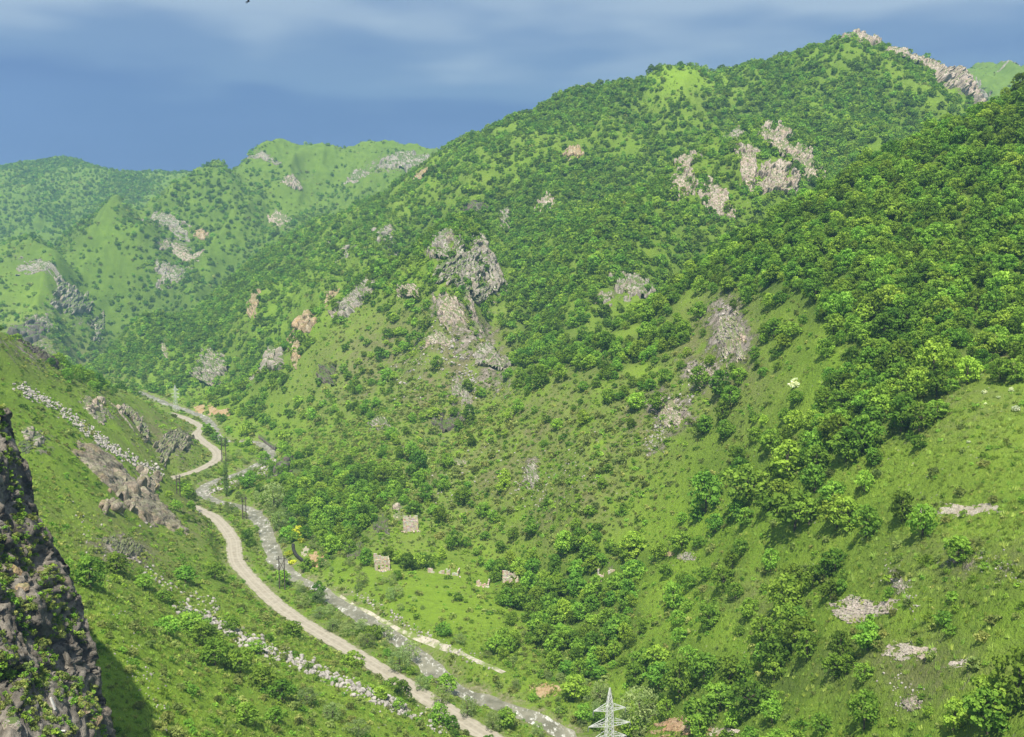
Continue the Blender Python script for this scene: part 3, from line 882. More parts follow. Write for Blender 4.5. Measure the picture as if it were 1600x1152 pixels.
def instancer(name, X, Y, Z, rot, scl, kind, meshes, mat_names=None):
    """one object whose points carry shared plant meshes (geometry nodes)"""
    me = bpy.data.meshes.new(name)
    me.vertices.add(len(X))
    me.vertices.foreach_set('co', np.stack([X, Y, Z], 1).astype(np.float32).ravel())
    for nm, typ, val, key in (('rot', 'FLOAT_VECTOR', rot, 'vector'), ('scl', 'FLOAT_VECTOR', scl, 'vector'), ('kind_index', 'INT', kind, 'value')):
        a_ = me.attributes.new(nm, typ, 'POINT')
        a_.data.foreach_set(key, np.asarray(val, np.int32 if typ == 'INT' else np.float32).ravel())
    o = link(bpy.data.objects.new(name, me))
    ng = bpy.data.node_groups.new(name, 'GeometryNodeTree')
    ng.interface.new_socket('Geometry', in_out='INPUT', socket_type='NodeSocketGeometry')
    ng.interface.new_socket('Geometry', in_out='OUTPUT', socket_type='NodeSocketGeometry')
    gi, go = ng.nodes.new('NodeGroupInput'), ng.nodes.new('NodeGroupOutput')
    m2p = ng.nodes.new('GeometryNodeMeshToPoints')
    ng.links.new(gi.outputs[0], m2p.inputs[0])
    iop = ng.nodes.new('GeometryNodeInstanceOnPoints')
    ng.links.new(m2p.outputs[0], iop.inputs['Points'])
    join = ng.nodes.new('GeometryNodeJoinGeometry')
    for src in reversed(meshes):
        oi = ng.nodes.new('GeometryNodeObjectInfo'); oi.inputs['Object'].default_value = src
        oi.transform_space = 'ORIGINAL'
        g2i = ng.nodes.new('GeometryNodeGeometryToInstance')
        ng.links.new(oi.outputs['Geometry'], g2i.inputs[0]); ng.links.new(g2i.outputs[0], join.inputs[0])
    ng.links.new(join.outputs[0], iop.inputs['Instance'])
    iop.inputs['Pick Instance'].default_value = True
    def attr(nm, typ, sock):
        nd = ng.nodes.new('GeometryNodeInputNamedAttribute'); nd.data_type = typ; nd.inputs['Name'].default_value = nm
        ng.links.new(nd.outputs['Attribute'], sock)
    attr('kind_index', 'INT', iop.inputs['Instance Index'])
    e2r = ng.nodes.new('FunctionNodeEulerToRotation'); attr('rot', 'FLOAT_VECTOR', e2r.inputs[0])
    ng.links.new(e2r.outputs[0], iop.inputs['Rotation'])
    attr('scl', 'FLOAT_VECTOR', iop.inputs['Scale'])
    ng.links.new(iop.outputs[0], go.inputs[0])
    md = o.modifiers.new('scatter', 'NODES'); md.node_group = ng
    return o

def spin(n, rng, tilt=0.08):
    return np.stack([rng.normal(0, tilt, n), rng.normal(0, tilt, n), rng.random(n) * 6.283], 1)
def sizes(n, rng, s, vary=0.25):
    k = np.asarray(s) * np.clip(rng.normal(1, vary, n), 0.45, 1.7)
    return np.stack([k * rng.uniform(0.88, 1.15, n), k * rng.uniform(0.88, 1.15, n), k * rng.uniform(0.85, 1.2, n)], 1)
# ------------------------------------------------------------------ rock outcrops and bare scars
def rock_material(name, dark, mid, light, warm, moss=0.5):
    b = NB(name)
    p = b.pos()
    mp = b.n('ShaderNodeMapping', i={'Scale': (1.0, 1.0, 0.35)}); b.set(mp.inputs[0], p)
    n1 = b.noise(0.22, 7, 0.68, mp.outputs[0]); n2 = b.noise(0.9, 6, 0.7)
    c = b.ramp(b.math('ADD', b.math('MULTIPLY', n1, 0.6), b.math('MULTIPLY', n2, 0.4)), (0.32, dark), (0.47, mid), (0.62, light))
    c = b.mix(b.ramp(b.noise(0.12, 4, 0.6), (0.5, 0.0), (0.68, 0.75)), c, warm)
    vor = b.n('ShaderNodeTexVoronoi', feature='DISTANCE_TO_EDGE', i={'Scale': 0.55})
    b.set(vor.inputs['Vector'], b.mix(0.12, p, b.n('ShaderNodeTexNoise', i={'Scale': 0.6}).outputs['Color'], 'ADD'))
    c = b.mix(b.ramp(vor.outputs['Distance'], (0.0, 0.65), (0.09, 0.0)), c, dark)
    nz_ = b.n('ShaderNodeSeparateXYZ'); b.set(nz_.inputs[0], b.n('ShaderNodeNewGeometry').outputs['Normal'])
    mfac = b.math('MULTIPLY', b.ramp(b.math('ADD', nz_.outputs[2], b.math('MULTIPLY', b.noise(0.3, 5, 0.65), 0.7)), (0.98, 0.0), (1.2, 1.0)), moss)
    c = b.mix(mfac, c, (0.07, 0.115, 0.02))
    return b.finish(c, 0.92, b.bump(b.math('ADD', n2, b.math('MULTIPLY', b.noise(3.0, 4, 0.7), 0.3)), 0.9, 0.5), 0.2)

M_GREY = rock_material('grey_rock', (0.095, 0.085, 0.070), (0.29, 0.265, 0.225), (0.46, 0.43, 0.375), (0.34, 0.275, 0.20), 0.9)
M_PINK = rock_material('pinkish_rock', (0.13, 0.10, 0.08), (0.39, 0.325, 0.27), (0.55, 0.485, 0.42), (0.45, 0.34, 0.26), 0.8)
M_OCHRE = rock_material('ochre_rock', (0.11, 0.075, 0.045), (0.36, 0.27, 0.17), (0.50, 0.42, 0.31), (0.42, 0.27, 0.13), 0.45)
M_DARK = rock_material('dark_rock', (0.035, 0.030, 0.027), (0.095, 0.085, 0.075), (0.22, 0.20, 0.18), (0.16, 0.12, 0.085), 0.9)
M_SOIL = rock_material('pale_soil', (0.34, 0.27, 0.22), (0.52, 0.44, 0.385), (0.62, 0.55, 0.49), (0.53, 0.42, 0.345), 0.45)
M_CLAY = rock_material('orange_clay', (0.22, 0.13, 0.075), (0.42, 0.27, 0.165), (0.52, 0.39, 0.28), (0.46, 0.26, 0.13), 0.3)

M_BROWN = rock_material('brown_rock', (0.055, 0.045, 0.036), (0.22, 0.185, 0.145), (0.42, 0.37, 0.30), (0.33, 0.235, 0.15), 0.3)
FOOT = []          # ellipses covered by bare rock, so that nothing grows there
def outcrop(px, py, w, h, mat, label, cat='rock', name='rock_outcrop', depth=0.22, seed=0, rough=1.0, ang=0.0, edge=0.35, n=None, group=None):
    c = hit(px, py)
    k = 0
    while c is None and k < 40:
        k += 1; c = hit(px, py + k * 2)
    top = hit(px, py - h * 0.5); bot = hit(px, py + h * 0.5)
    Y = c[1]; m = Y / FPX
    wm = w * m
    if top is not None and bot is not None and abs(top[1] - bot[1]) < 4.5 * h * m + 6:
        s = (top - bot)[:2]; ls = np.linalg.norm(s)
    else:
        s = None; ls = 0
    if ls < h * m * 0.7:
        e = 6.0
        g = np.array([(gz(c[0] + e, Y) - gz(c[0] - e, Y)), (gz(c[0], Y + e) - gz(c[0], Y - e))]) / (2 * e)
        s = g / (np.linalg.norm(g) + 1e-6) if np.linalg.norm(g) > 0.1 else np.array([0., 1.])
        s = s * h * m * 1.25; ls = np.linalg.norm(s)
    ds = s / ls
    # across: the plan direction that runs level in view
    lf, rt = hit(px - w * 0.3, py), hit(px + w * 0.3, py)
    rv = np.array([wm, 0.0])
    if lf is not None and rt is not None:
        q = (rt - lf)[:2] / 0.6
        if 0.4 * wm < np.linalg.norm(q) < 6 * wm and abs(q[0] * ds[1] - q[1] * ds[0]) > 0.3 * np.linalg.norm(q):
            rv = q * min(1.0, (2.6 if depth < 0.13 or name == 'soil_scar' else 1.5) * wm / np.linalg.norm(q))
    if n is None: n = int(np.clip(max(w, h) * 1.35, 30, 110))
    nr = max(14, int(n * np.clip(h / max(w, h), 0.45, 1))); nc = max(14, int(n * np.clip(w / max(w, h), 0.45, 1)))
    A_, B_ = np.meshgrid(np.linspace(-1, 1, nc), np.linspace(-1, 1, nr))
    if np.linalg.norm(rv) > 2.5 * ls or ls > 2.5 * np.linalg.norm(rv): ang = ang * 0.5
    wm = float(np.linalg.norm(rv))
    ca, sa = math.cos(math.radians(ang)), math.sin(math.radians(ang))
    A2, B2 = A_ * ca - B_ * sa * (ls / wm), A_ * sa * (wm / ls) + B_ * ca
    X = c[0] + A2 * 0.5 * rv[0] + B2 * 0.5 * s[0]
    Yv = Y + A2 * 0.5 * rv[1] + B2 * 0.5 * s[1]
    Z = gz(X, Yv)
    wm = float(np.linalg.norm(rv))
    # outline: ragged, with bays; rock stands proud where mask > 0
    f = 3.2
    r = np.sqrt(A_ ** 2 + B_ ** 2)
    mask = 1.0 - r + edge * 0.9 * fbm(A_ * f + seed * 3.1, B_ * f + seed * 1.7, octaves=4, seed=seed + 50, gain=0.6)
    body = smooth(0.0, 0.30, mask)
    size = min(wm, ls, 1.1 * math.sqrt(w * h) * m)
    d1, d2, cid = worley(A_ * wm / (size * 0.30) + seed, B_ * ls / (size * 0.46), A_ * 0 + seed * 1.3, seed=seed)
    e1, e2, eid = worley(A_ * wm / (size * 0.12) + seed, B_ * ls / (size * 0.17), A_ * 0 + seed * 2.3, seed=seed + 9)
    blocks = 0.95 * cid + 0.28 * eid - 0.55 * smooth(0.14, 0.0, d2 - d1) - 0.16 * smooth(0.12, 0.0, e2 - e1)
    flute = fbm(A_ * wm / (size * 0.16) + seed, B_ * ls / (size * 0.6), octaves=4, seed=seed + 70, ridged=True)
    hgt = size * depth * 0.55 * (0.4 + rough * (0.85 * blocks + 0.12 * flute)) * body - (1 - body) * (0.8 + size * 0.03)
    e = max(4.0, size * 0.3)
    out = np.array([-(gz(c[0] + e, Y) - gz(c[0] - e, Y)) / (2 * e), -(gz(c[0], Y + e) - gz(c[0], Y - e)) / (2 * e) - 0.15, 1.15]); out /= np.linalg.norm(out)
    jit = size * 0.02 * body
    Vv = np.stack([X, Yv, Z], -1) + out * hgt[..., None]
    Vv[..., 0] += jit * vnoise(A_ * 20, B_ * 20, seed=seed + 5); Vv[..., 1] += jit * vnoise(A_ * 20, B_ * 20, seed=seed + 6)
    o0 = np.array([c[0], c[1], c[2]])
    F = grid_faces(nr, nc)
    keep = (mask > -0.12).ravel()[F].any(1)
    F = F[keep]
    used = np.unique(F); re = np.full(nr * nc, -1); re[used] = np.arange(len(used))
    me = np_mesh(name, Vv.reshape(-1, 3)[used] - o0, re[F], False)
    o = mesh_obj(name, me, mat)
    o.location = o0
    tag(o, label, cat, group)
    FOOT.append((c[0], c[1], rv * 0.5, s * 0.5))
    return o

def block_shape(rr, sub, k):
    """an angular block: a sphere cut by planes, with a rough face"""
    bm = bmesh.new(); bmesh.ops.create_icosphere(bm, subdivisions=sub, radius=0.5)
    co = np.array([v.co[:] for v in bm.verts]); F = np.array([[v.index for v in f.verts] for f in bm.faces]); bm.free()
    for pl in range(9):
        nn = rr.normal(size=3); nn[2] *= 0.5; nn /= np.linalg.norm(nn); dd = 0.20 + 0.18 * rr.random()
        q = co @ nn - dd; co = co - np.where(q > 0, q, 0)[:, None] * nn
    co = co * (1 + 0.16 * fbm(co[:, 0] * 5 + k, co[:, 1] * 5, co[:, 2] * 3, octaves=3, seed=k))[:, None]
    return co, F

def crag(px, py, w, h, mat, label, depth=0.3, seed=0, ang=0.0, cat='rock', name='rock_outcrop'):
    """a fractured crag: overlapping angular blocks bedded in the slope, one rock mass"""
    rr = np.random.default_rng(seed + 900)
    c = hit(px, py); k = 0
    while c is None and k < 60:
        k += 1; c = hit(px, py + k)
    m = c[1] / FPX
    n = int(np.clip(w * h / 90.0, 4, 40))
    ca, sa = math.cos(math.radians(ang)), math.sin(math.radians(ang))
    tilt = Euler((rr.normal(0, .12), math.radians(-ang) * 0.4 + rr.normal(0, .1), rr.random() * 0.6)).to_matrix()
    base = outcrop(px, py, w * 1.15, h * 1.15, mat, label, cat, name, depth=depth * 0.28, seed=seed, ang=ang, edge=0.5, rough=0.9)
    bme = base.data
    bv = np.empty(len(bme.vertices) * 3, np.float32); bme.vertices.foreach_get('co', bv)
    bf = np.empty(len(bme.loops), np.int32); bme.loops.foreach_get('vertex_index', bf)
    q4 = bf.reshape(-1, 4)
    b0 = np.array(base.location)
    bpy.data.objects.remove(base); FOOT.pop()
    Vs, Fs, n0, pts = [bv.reshape(-1, 3) + b0], [np.concatenate([q4[:, [0, 1, 2]], q4[:, [0, 2, 3]]])], len(bv) // 3, []
    k = 0
    while len(pts) < n and k < n * 12:
        k += 1
        r_ = math.sqrt(rr.random()); a_ = rr.random() * 6.283
        ex, ey = r_ * math.cos(a_) * w * (0.42 if n > 8 else (0.26 if n > 5 else 0.12)), r_ * math.sin(a_) * h * (0.40 if n > 8 else (0.26 if n > 5 else 0.12))
        p = hit(px + ex * ca - ey * sa, py + ex * sa + ey * ca)
        if p is None or abs(p[1] - c[1]) > 3.2 * max(w, h) * m + 4: continue
        pts.append((p, 1.15 - 0.55 * r_))
    for (p, g) in pts:
        s_ = min(max(min(w, h), 8), 46) * m * rr.uniform(0.3, 0.72) * g * (1.2 if n < 14 else 1.0)
        pxs = s_ / m
        co, F = block_shape(rr, 4 if pxs > 34 else (3 if pxs > 11 else 2), int(rr.integers(1e4)))
        co = co * (s_ * rr.uniform(.75, 1.15), s_ * rr.uniform(.75, 1.1), s_ * rr.uniform(0.8, 1.25) * (0.8 + depth))
        R_ = np.array(tilt @ Euler((rr.normal(0, .16), rr.normal(0, .16), rr.random() * 6.28)).to_matrix())
        co = co @ R_.T + p + (0, 0.02 * s_, s_ * (depth - 0.26))
        Vs.append(co); Fs.append(F + n0); n0 += len(co)
    V_ = np.concatenate(Vs)
    o = mesh_obj(name, np_mesh(name, V_ - c, np.concatenate(Fs), False), mat)
    o.location = c; tag(o, label, cat)
    lf, rt = hit(px - w * .3, py), hit(px + w * .3, py)
    e = 5.0
    g = np.array([gz(c[0] + e, c[1]) - gz(c[0] - e, c[1]), gz(c[0], c[1] + e) - gz(c[0], c[1] - e)]); g = g / (np.linalg.norm(g) + 1e-6)
    hw = max(w, h) * m * 0.5
    FOOT.append((c[0], c[1], np.array([g[1], -g[0]]) * w * m * 0.5, g * h * m * 0.62))
    return o

G, P, O, D = M_GREY, M_PINK, M_OCHRE, M_DARK
OUTCROPS = [
    # far left mountain
    (112, 470, 64, 40, G, 'broken grey cliff low on the far left mountain, nearest the valley bend', .20, 20),
    (60, 508, 60, 30, G, 'grey cliff band at the left edge under the far left mountain', .20, 20),
    (290, 402, 66, 22, P, 'slanting pale rock band halfway up the far left mountain', .16, 25),
    (258, 384, 26, 14, P, 'small pale rock above the slanting rock band on the far left mountain', .2, 0),
    (62, 415, 76, 18, G, 'thin grey ledge under a grassy knoll on the far left mountain', .14, 20),
    (314, 365, 24, 18, O, 'small orange rock face on the far left mountain', .2, 0),
    (258, 345, 80, 26, G, 'grey crag below the wooded shoulder of the far left mountain', .15, 20),
    (440, 348, 48, 24, P, 'pinkish crag beside the grassy gully of the far mountain', .2, 20),
    (412, 243, 54, 14, G, 'long grey rock rim just under the far grassy skyline', .2, 14),
    (636, 254, 96, 28, G, 'grey cliffs below the far grassy dome', .18, -15),
    (560, 276, 44, 16, G, 'low grey crag on the far grass slope under the dome', .2, 0),
    (455, 283, 36, 20, P, 'small rock rib on the far grassy slope below the rim', .2, 30),
    (664, 272, 16, 34, O, 'sunlit pale rock fin on the mountain shoulder beside the far cliffs', .3, 25),
    (152, 512, 22, 38, G, 'pale vertical rock streak above the left spur skyline', .2, 0),
    (270, 430, 60, 36, G, 'bare grey rock wall in the fold of the far left mountain', .12, 25),
    # dark wooded shoulder
    (397, 474, 22, 24, O, 'single tan rock tooth in the dark wood of the shoulder', .3, 25),
    (541, 396, 24, 32, G, 'grey pinnacle in the wood below the shoulder, left of a pair', .32, 0),
    (600, 368, 42, 34, G, 'cluster of grey pinnacles high in the dark wooded shoulder', .32, 0),
    (520, 376, 22, 16, G, 'little grey crag left of the pinnacles in the dark wood', .3, 0),
    (330, 576, 44, 44, G, 'grey broken bluff above the far valley floor', .2, 20),
    (256, 543, 12, 36, P, 'thin pinkish gully of bare rock in the dark wood', .2, 0),
    # rocky spur
    (472, 506, 44, 40, O, 'blocky ochre crag standing at the left end of the rocky spur', .40, 0),
    (461, 548, 20, 50, O, 'tall narrow ochre pillar below the blocky crag', .5, 0),
    (420, 564, 54, 44, G, 'rounded grey buttress left of the ochre pillar', .36, 0),
    (517, 466, 18, 42, O, 'thin sunlit rib right of the blocky ochre crag', .3, 30),
    (552, 470, 42, 48, G, 'group of pale rock ribs on the rocky spur', .22, 10),
    (640, 454, 36, 18, P, 'small pink crag on top of the rocky spur', .3, 0),
    (704, 484, 34, 48, P, 'pink slab at the crest of the rocky spur', .24, -35),
    (694, 376, 36, 50, G, 'upper pale rocks of the rocky spur beside the wood', .2, -20),
    (720, 420, 60, 60, G, 'long broken grey rib running down the rocky spur', .16, -35),
    (764, 412, 46, 42, G, 'grey slab cliff right of the broken rib', .22, -20),
    (752, 462, 60, 26, G, 'low grey rocks beneath the slab cliff', .2, -25),
    (746, 510, 26, 40, P, 'brownish rock edge on the nose of the rocky spur', .2, -35),
    (776, 566, 34, 46, G, 'grey crag at the foot of the rocky spur nose', .24, -20),
    (722, 612, 28, 44, G, 'ragged grey rocks below the spur nose beside green bushes', .2, 0),
    (510, 582, 28, 26, D, 'dark small crag below the pillar on the bushy slope', .26, 0),
    (680, 530, 60, 26, P, 'scattered pinkish rocks across the front of the rocky spur', .12, -35),
    # wooded spur with cliffs
    (1073, 252, 26, 32, P, 'upper left pale cliff in the high wood', .32, 10),
    (1066, 288, 32, 40, P, 'broken pale cliff just below the upper left one in the high wood', .28, 0),
    (1116, 310, 36, 58, P, 'slanting pale cliff lowest in the high wood', .26, -25),
    (1172, 256, 34, 62, P, 'tall pale cliff at the left of the big cliff group', .28, -15),
    (1218, 232, 44, 48, P, 'upper right pale cliff of the big cliff group', .28, -25),
    (1212, 282, 62, 40, P, 'wide bottom cliff of the big cliff group', .30, 0),
    (1262, 262, 30, 48, P, 'right end pale cliff of the big cliff group', .28, -30),
    (1146, 214, 30, 26, G, 'dull grey rocks above the big cliff group', .24, 25),
    (896, 237, 28, 16, O, 'single orange-pink rock patch alone in the mountain wood', .25, -15),
    (990, 443, 56, 34, G, 'grey rock face at the foot of the wooded spur', .22, -15),
    (944, 466, 26, 18, G, 'small grey rocks left of the rock face at the wooded spur foot', .22, 0),
    (790, 344, 18, 30, G, 'narrow grey rock tooth in the wood above the rocky spur', .32, 0),
    (856, 320, 38, 22, P, 'pale rock patch in the wood under the mountain flank', .24, 20),
    (742, 324, 38, 16, D, 'dark crag at the top of the rocky spur', .3, 0),
    # skyline rocks
    (1345, 58, 52, 22, P, 'rocky comb on the summit of the big mountain', .36, 20),
    (1412, 84, 44, 20, P, 'low skyline rocks right of the summit', .30, 15),
    (1462, 106, 44, 24, P, 'brown skyline crag halfway down the right ridge', .32, 25),
    (1502, 132, 50, 46, P, 'big pale cliff on the right end of the skyline', .40, 30),
    (1526, 152, 26, 30, G, 'grey foot of the skyline cliff above the near forest', .34, 30),
    (912, 130, 22, 24, P, 'pinkish rock knob on the left skyline of the big mountain', .38, 0),
    (1577, 96, 30, 6, G, 'thin rock rim on the far right grassy hill', .3, 0),
    # near right hill
    (1142, 520, 56, 84, P, 'pale stony scree patch at the edge of the right forest', .05, -15),
    (1100, 582, 54, 34, P, 'pinkish rubble below the scree patch on the right hill', .09, 15),
    (1046, 642, 52, 46, P, 'lower rubble streak under the bright grass shelf', .07, 15),
    (832, 744, 26, 46, G, 'grey stone streak in the middle of the scrub slope', .10, -5),
    (594, 660, 28, 16, G, 'low grey rock hump on the scrub slope above the river', .26, -20),
    (700, 664, 48, 20, D, 'long dull rock hump on the scrub slope', .24, -20),
    (445, 734, 48, 36, D, 'dark layered rock by the river bend', .40, 25),
    (622, 796, 20, 26, P, 'craggy pinkish rock standing above the ruined hut', .42, 0),
    (598, 822, 24, 22, D, 'dark rocks just left of the ruined hut', .3, 0),
    (553, 862, 26, 20, D, 'dark rock in the bushes left of the roofless house', .3, 0),
    (718, 722, 22, 12, P, 'small pale rubble patch high on the scrub slope', .2, 0),
    (1072, 870, 30, 15, G, 'grey flat-topped boulder beside the meadow shrubs', .40, 0),
    (1044, 866, 20, 9, O, 'tan boulder left of the grey flat-topped boulder', .40, 0),
    (1405, 912, 28, 34, P, 'white stony strip above the pink scar', .06, -20),
    (1424, 1098, 34, 30, P, 'cluster of white stones low on the right meadow', .12, 0),
    # left slope
    (36, 526, 84, 40, D, 'dark crag at the left edge on the spur skyline', .38, 20),
    (62, 556, 42, 24, D, 'dark rock step below the spur crag', .40, 10),
    (204, 770, 136, 62, M_BROWN, 'big fractured crag jutting over the road', .42, 35),
    (150, 636, 40, 28, P, 'brown rock knob on the left slope under the skyline', .34, 20),
    (186, 644, 24, 32, P, 'tan rock knob right of the brown one on the left slope', .36, 0),
    (212, 658, 34, 16, P, 'low brown rocks below the tan knob', .3, 0),
    (274, 690, 50, 34, P, 'brown crumbly ledges above the road bend', .2, 45),
    (52, 684, 36, 36, G, 'light grey rocks in the grass behind the near cliff', .2, 25),
    (196, 858, 90, 30, P, 'brown bare earth bank below the fractured crag', .12, 25),
]
CRAGS = [k for k, o in enumerate(OUTCROPS) if any(q in o[5] for q in ('fractured crag', 'left edge on the spur', 'rock knob', 'layered rock by', 'ochre', 'buttress', 'above the ruined hut', 'flat-topped', 'tan boulder', 'grey rocks in the grass', 'pinnacle'))]
for k, (px, py, w, h, mt, lab, dep, ang) in enumerate(OUTCROPS):
    if dep <= .12:
        outcrop(px, py, w, h, mt, lab, 'scree', 'scree_patch', depth=dep, seed=k + 1, ang=-ang, edge=0.8, rough=1.6)
    elif k in CRAGS:
        crag(px, py, w, h, mt, lab, depth=dep, seed=k + 1, ang=-ang)
    else:
        kk = 1.0 if k < 15 else 1.2
        outcrop(px, py, w * kk, h * kk, mt, lab, 'rock', 'rock_outcrop', depth=dep * 1.1, seed=k + 1, ang=-ang, edge=1.35, rough=1.0)
SCARS = [
    (1346, 956, 92, 34, M_SOIL, 'large pale pink soil scar on the right meadow', 0),
    (1442, 798, 48, 14, M_SOIL, 'left soil break in the curved bank above the bright grass', 8),
    (1512, 800, 84, 16, M_SOIL, 'long curved soil break above the bright grass', -6),
    (1420, 1018, 66, 26, M_SOIL, 'rough pinkish soil bank under the large scar', 0),
    (1500, 1036, 44, 10, M_SOIL, 'thin soil edge with a shrub right of the rough bank', -8),
    (1062, 1136, 92, 26, M_CLAY, 'orange clay bank at the bottom beside the pylon', -8),
    (1130, 1144, 40, 12, M_SOIL, 'pale crumbled edge right of the orange clay bank', 0),
    (850, 1078, 46, 18, M_CLAY, 'orange cut bank across the river from the track end', -18),
    (494, 874, 24, 18, M_CLAY, 'orange cut bank beside the black pipe', 0),
    (478, 860, 12, 14, M_SOIL, 'small pale cut bank above the black pipe', 0),
    (312, 642, 16, 12, M_CLAY, 'orange bluff by the far road, left of three', 0),
    (332, 640, 14, 14, M_CLAY, 'orange bluff by the far road, middle of three', 0),
    (348, 644, 22, 10, M_CLAY, 'orange bluff by the far road, right of three', 0),
]
for k, (px, py, w, h, mt, lab, ang) in enumerate(SCARS):
    outcrop(px, py, w * 1.35, h * 1.35, mt, lab, 'bare soil', 'soil_scar', depth=0.045 if w > 40 else 0.14, seed=k + 200, ang=-ang, edge=0.95, rough=0.22)

def foot_mask(X, Y, grow=1.0, upto=None):
    """True where no outcrop stands"""
    m = np.ones(X.shape, bool)
    for (x, y, rv, sv) in FOOT[:upto]:
        dx, dy = X - x, Y - y
        R_ = abs(rv[0]) + abs(rv[1]) + abs(sv[0]) + abs(sv[1])
        q = (np.abs(dx) < R_) & (np.abs(dy) < R_)
        if not q.any(): continue
        det = rv[0] * sv[1] - rv[1] * sv[0]
        aa = (dx[q] * sv[1] - dy[q] * sv[0]) / det
        bb = (rv[0] * dy[q] - rv[1] * dx[q]) / det
        m[q] &= (aa ** 2 + bb ** 2) > 0.36 * grow
    return m

# ------------------------------------------------------------------ boulders of the stone runs
def boulder_mesh(seed):
    bm = bmesh.new(); bmesh.ops.create_icosphere(bm, subdivisions=2, radius=0.5)
    r = np.random.default_rng(seed)
    for pl in range(7):
        nn = r.normal(size=3); nn /= np.linalg.norm(nn); dd = 0.26 + 0.16 * r.random()
        for v in bm.verts:
            q = v.co.x * nn[0] + v.co.y * nn[1] + v.co.z * nn[2] - dd
            if q > 0: v.co -= Vector(nn) * q
    for v in bm.verts: v.co *= 1 + 0.10 * (r.random() - .5)
    me = bpy.data.meshes.new('boulder'); bm.to_mesh(me); bm.free()
    return me
b = NB('boulder_stone')
rnd = b.n('ShaderNodeObjectInfo').outputs['Random']
c = b.ramp(b.noise(1.2, 5, 0.7), (0.3, (0.20, 0.185, 0.17)), (0.5, (0.36, 0.335, 0.31)), (0.7, (0.46, 0.43, 0.40)))
c = b.mix(b.math('MULTIPLY', rnd, 0.5), c, (0.17, 0.155, 0.14))
M_BOULD = b.finish(c, 0.9, b.bump(b.noise(3, 4), 0.5, 0.15), 0.2)
BOULD = [boulder_mesh(k) for k in range(6)]
for me in BOULD: me.materials.append(M_BOULD)

def stone_run(pts, half, count, smin, smax, seed, nbig, label, group):
    """pts: pixels along the run; half: its half width in pixels; the largest become things, the rest one mass of stones"""
    r = np.random.default_rng(seed)
    Q = chain([np.array([*p]) for p in pts], 12)
    rows = []
    for k in range(count):
        q = Q[int(r.integers(len(Q)))]; a = r.normal(0, 0.45) * half
        p = hit(q[0] + r.normal(0, 5), q[1] + a)
        if p is None: continue
        s = smin + (smax - smin) * r.random() ** 2.2
        rows.append((p, s * p[1] / 260.0))
    rows.sort(key=lambda e: -e[1] / e[0][1])
    for p, s in rows[:nbig]:
        o = link(bpy.data.objects.new('boulder', BOULD[int(r.integers(6))]))
        o.location = (p[0], p[1], gz(p[0], p[1]) + s * 0.15); o.rotation_euler = tuple(r.random(3) * 6.28)
        o.scale = (s * r.uniform(.8, 1.3), s * r.uniform(.8, 1.2), s * r.uniform(.6, 1.0))
        tag(o, label, 'boulder', group)
    return rows[nbig:]
SMALL = []
SMALL += stone_run([(282, 952), (330, 970), (380, 998), (430, 1022), (490, 1046), (550, 1074), (600, 1096), (640, 1114)], 13, 760, 0.7, 2.0, 1, 110,
                   'angular pale grey boulder in the stone run above the road', 'boulders of the stone run above the road')
SMALL += stone_run([(30, 606), (80, 632), (120, 660), (160, 690), (200, 716), (248, 738)], 9, 620, 0.5, 1.1, 2, 60,
                   'small grey boulder in the straight stone run on the upper left slope', 'boulders of the upper left stone run')
SMALL += stone_run([(640, 1118), (680, 1130), (700, 1140)], 14, 40, 0.6, 1.5, 3, 0, '', '')
SMALL += stone_run([(200, 870), (250, 905), (300, 930), (340, 950)], 12, 90, 0.5, 1.2, 4, 0, '', '')
SMALL += stone_run([(150, 690), (190, 740), (240, 820)], 30, 120, 0.4, 1.2, 5, 0, '', '')
SMALL += stone_run([(120, 820), (200, 1000), (260, 1120)], 70, 160, 0.25, 0.8, 6, 0, '', '')
SMALL += stone_run([(1380, 1060), (1440, 1090), (1400, 1110)], 18, 50, 0.4, 1.0, 7, 0, '', '')
SMALL += stone_run([(1480, 860), (1540, 880), (1590, 900)], 25, 110, 0.3, 0.7, 8, 0, '', '')
SMALL += stone_run([(1380, 890), (1410, 920), (1430, 950)], 18, 70, 0.3, 0.8, 9, 0, '', '')
SMALL += stone_run([(1130, 480), (1140, 540), (1090, 600), (1040, 660), (1010, 700)], 30, 300, 0.3, 0.9, 10, 0, '', '')
SMALL += stone_run([(320, 772), (350, 760), (400, 742), (430, 722)], 7, 160, 0.4, 1.0, 12, 0, '', '')
SMALL += stone_run([(560, 930), (620, 966), (700, 1012), (760, 1040)], 9, 170, 0.3, 0.9, 13, 0, '', '')
SMALL += stone_run([(700, 560), (740, 600), (690, 540), (620, 600)], 50, 260, 0.3, 0.9, 14, 0, '', '')
SMALL += stone_run([(650, 780), (760, 740), (850, 760), (930, 720)], 60, 320, 0.25, 0.7, 15, 0, '', '')

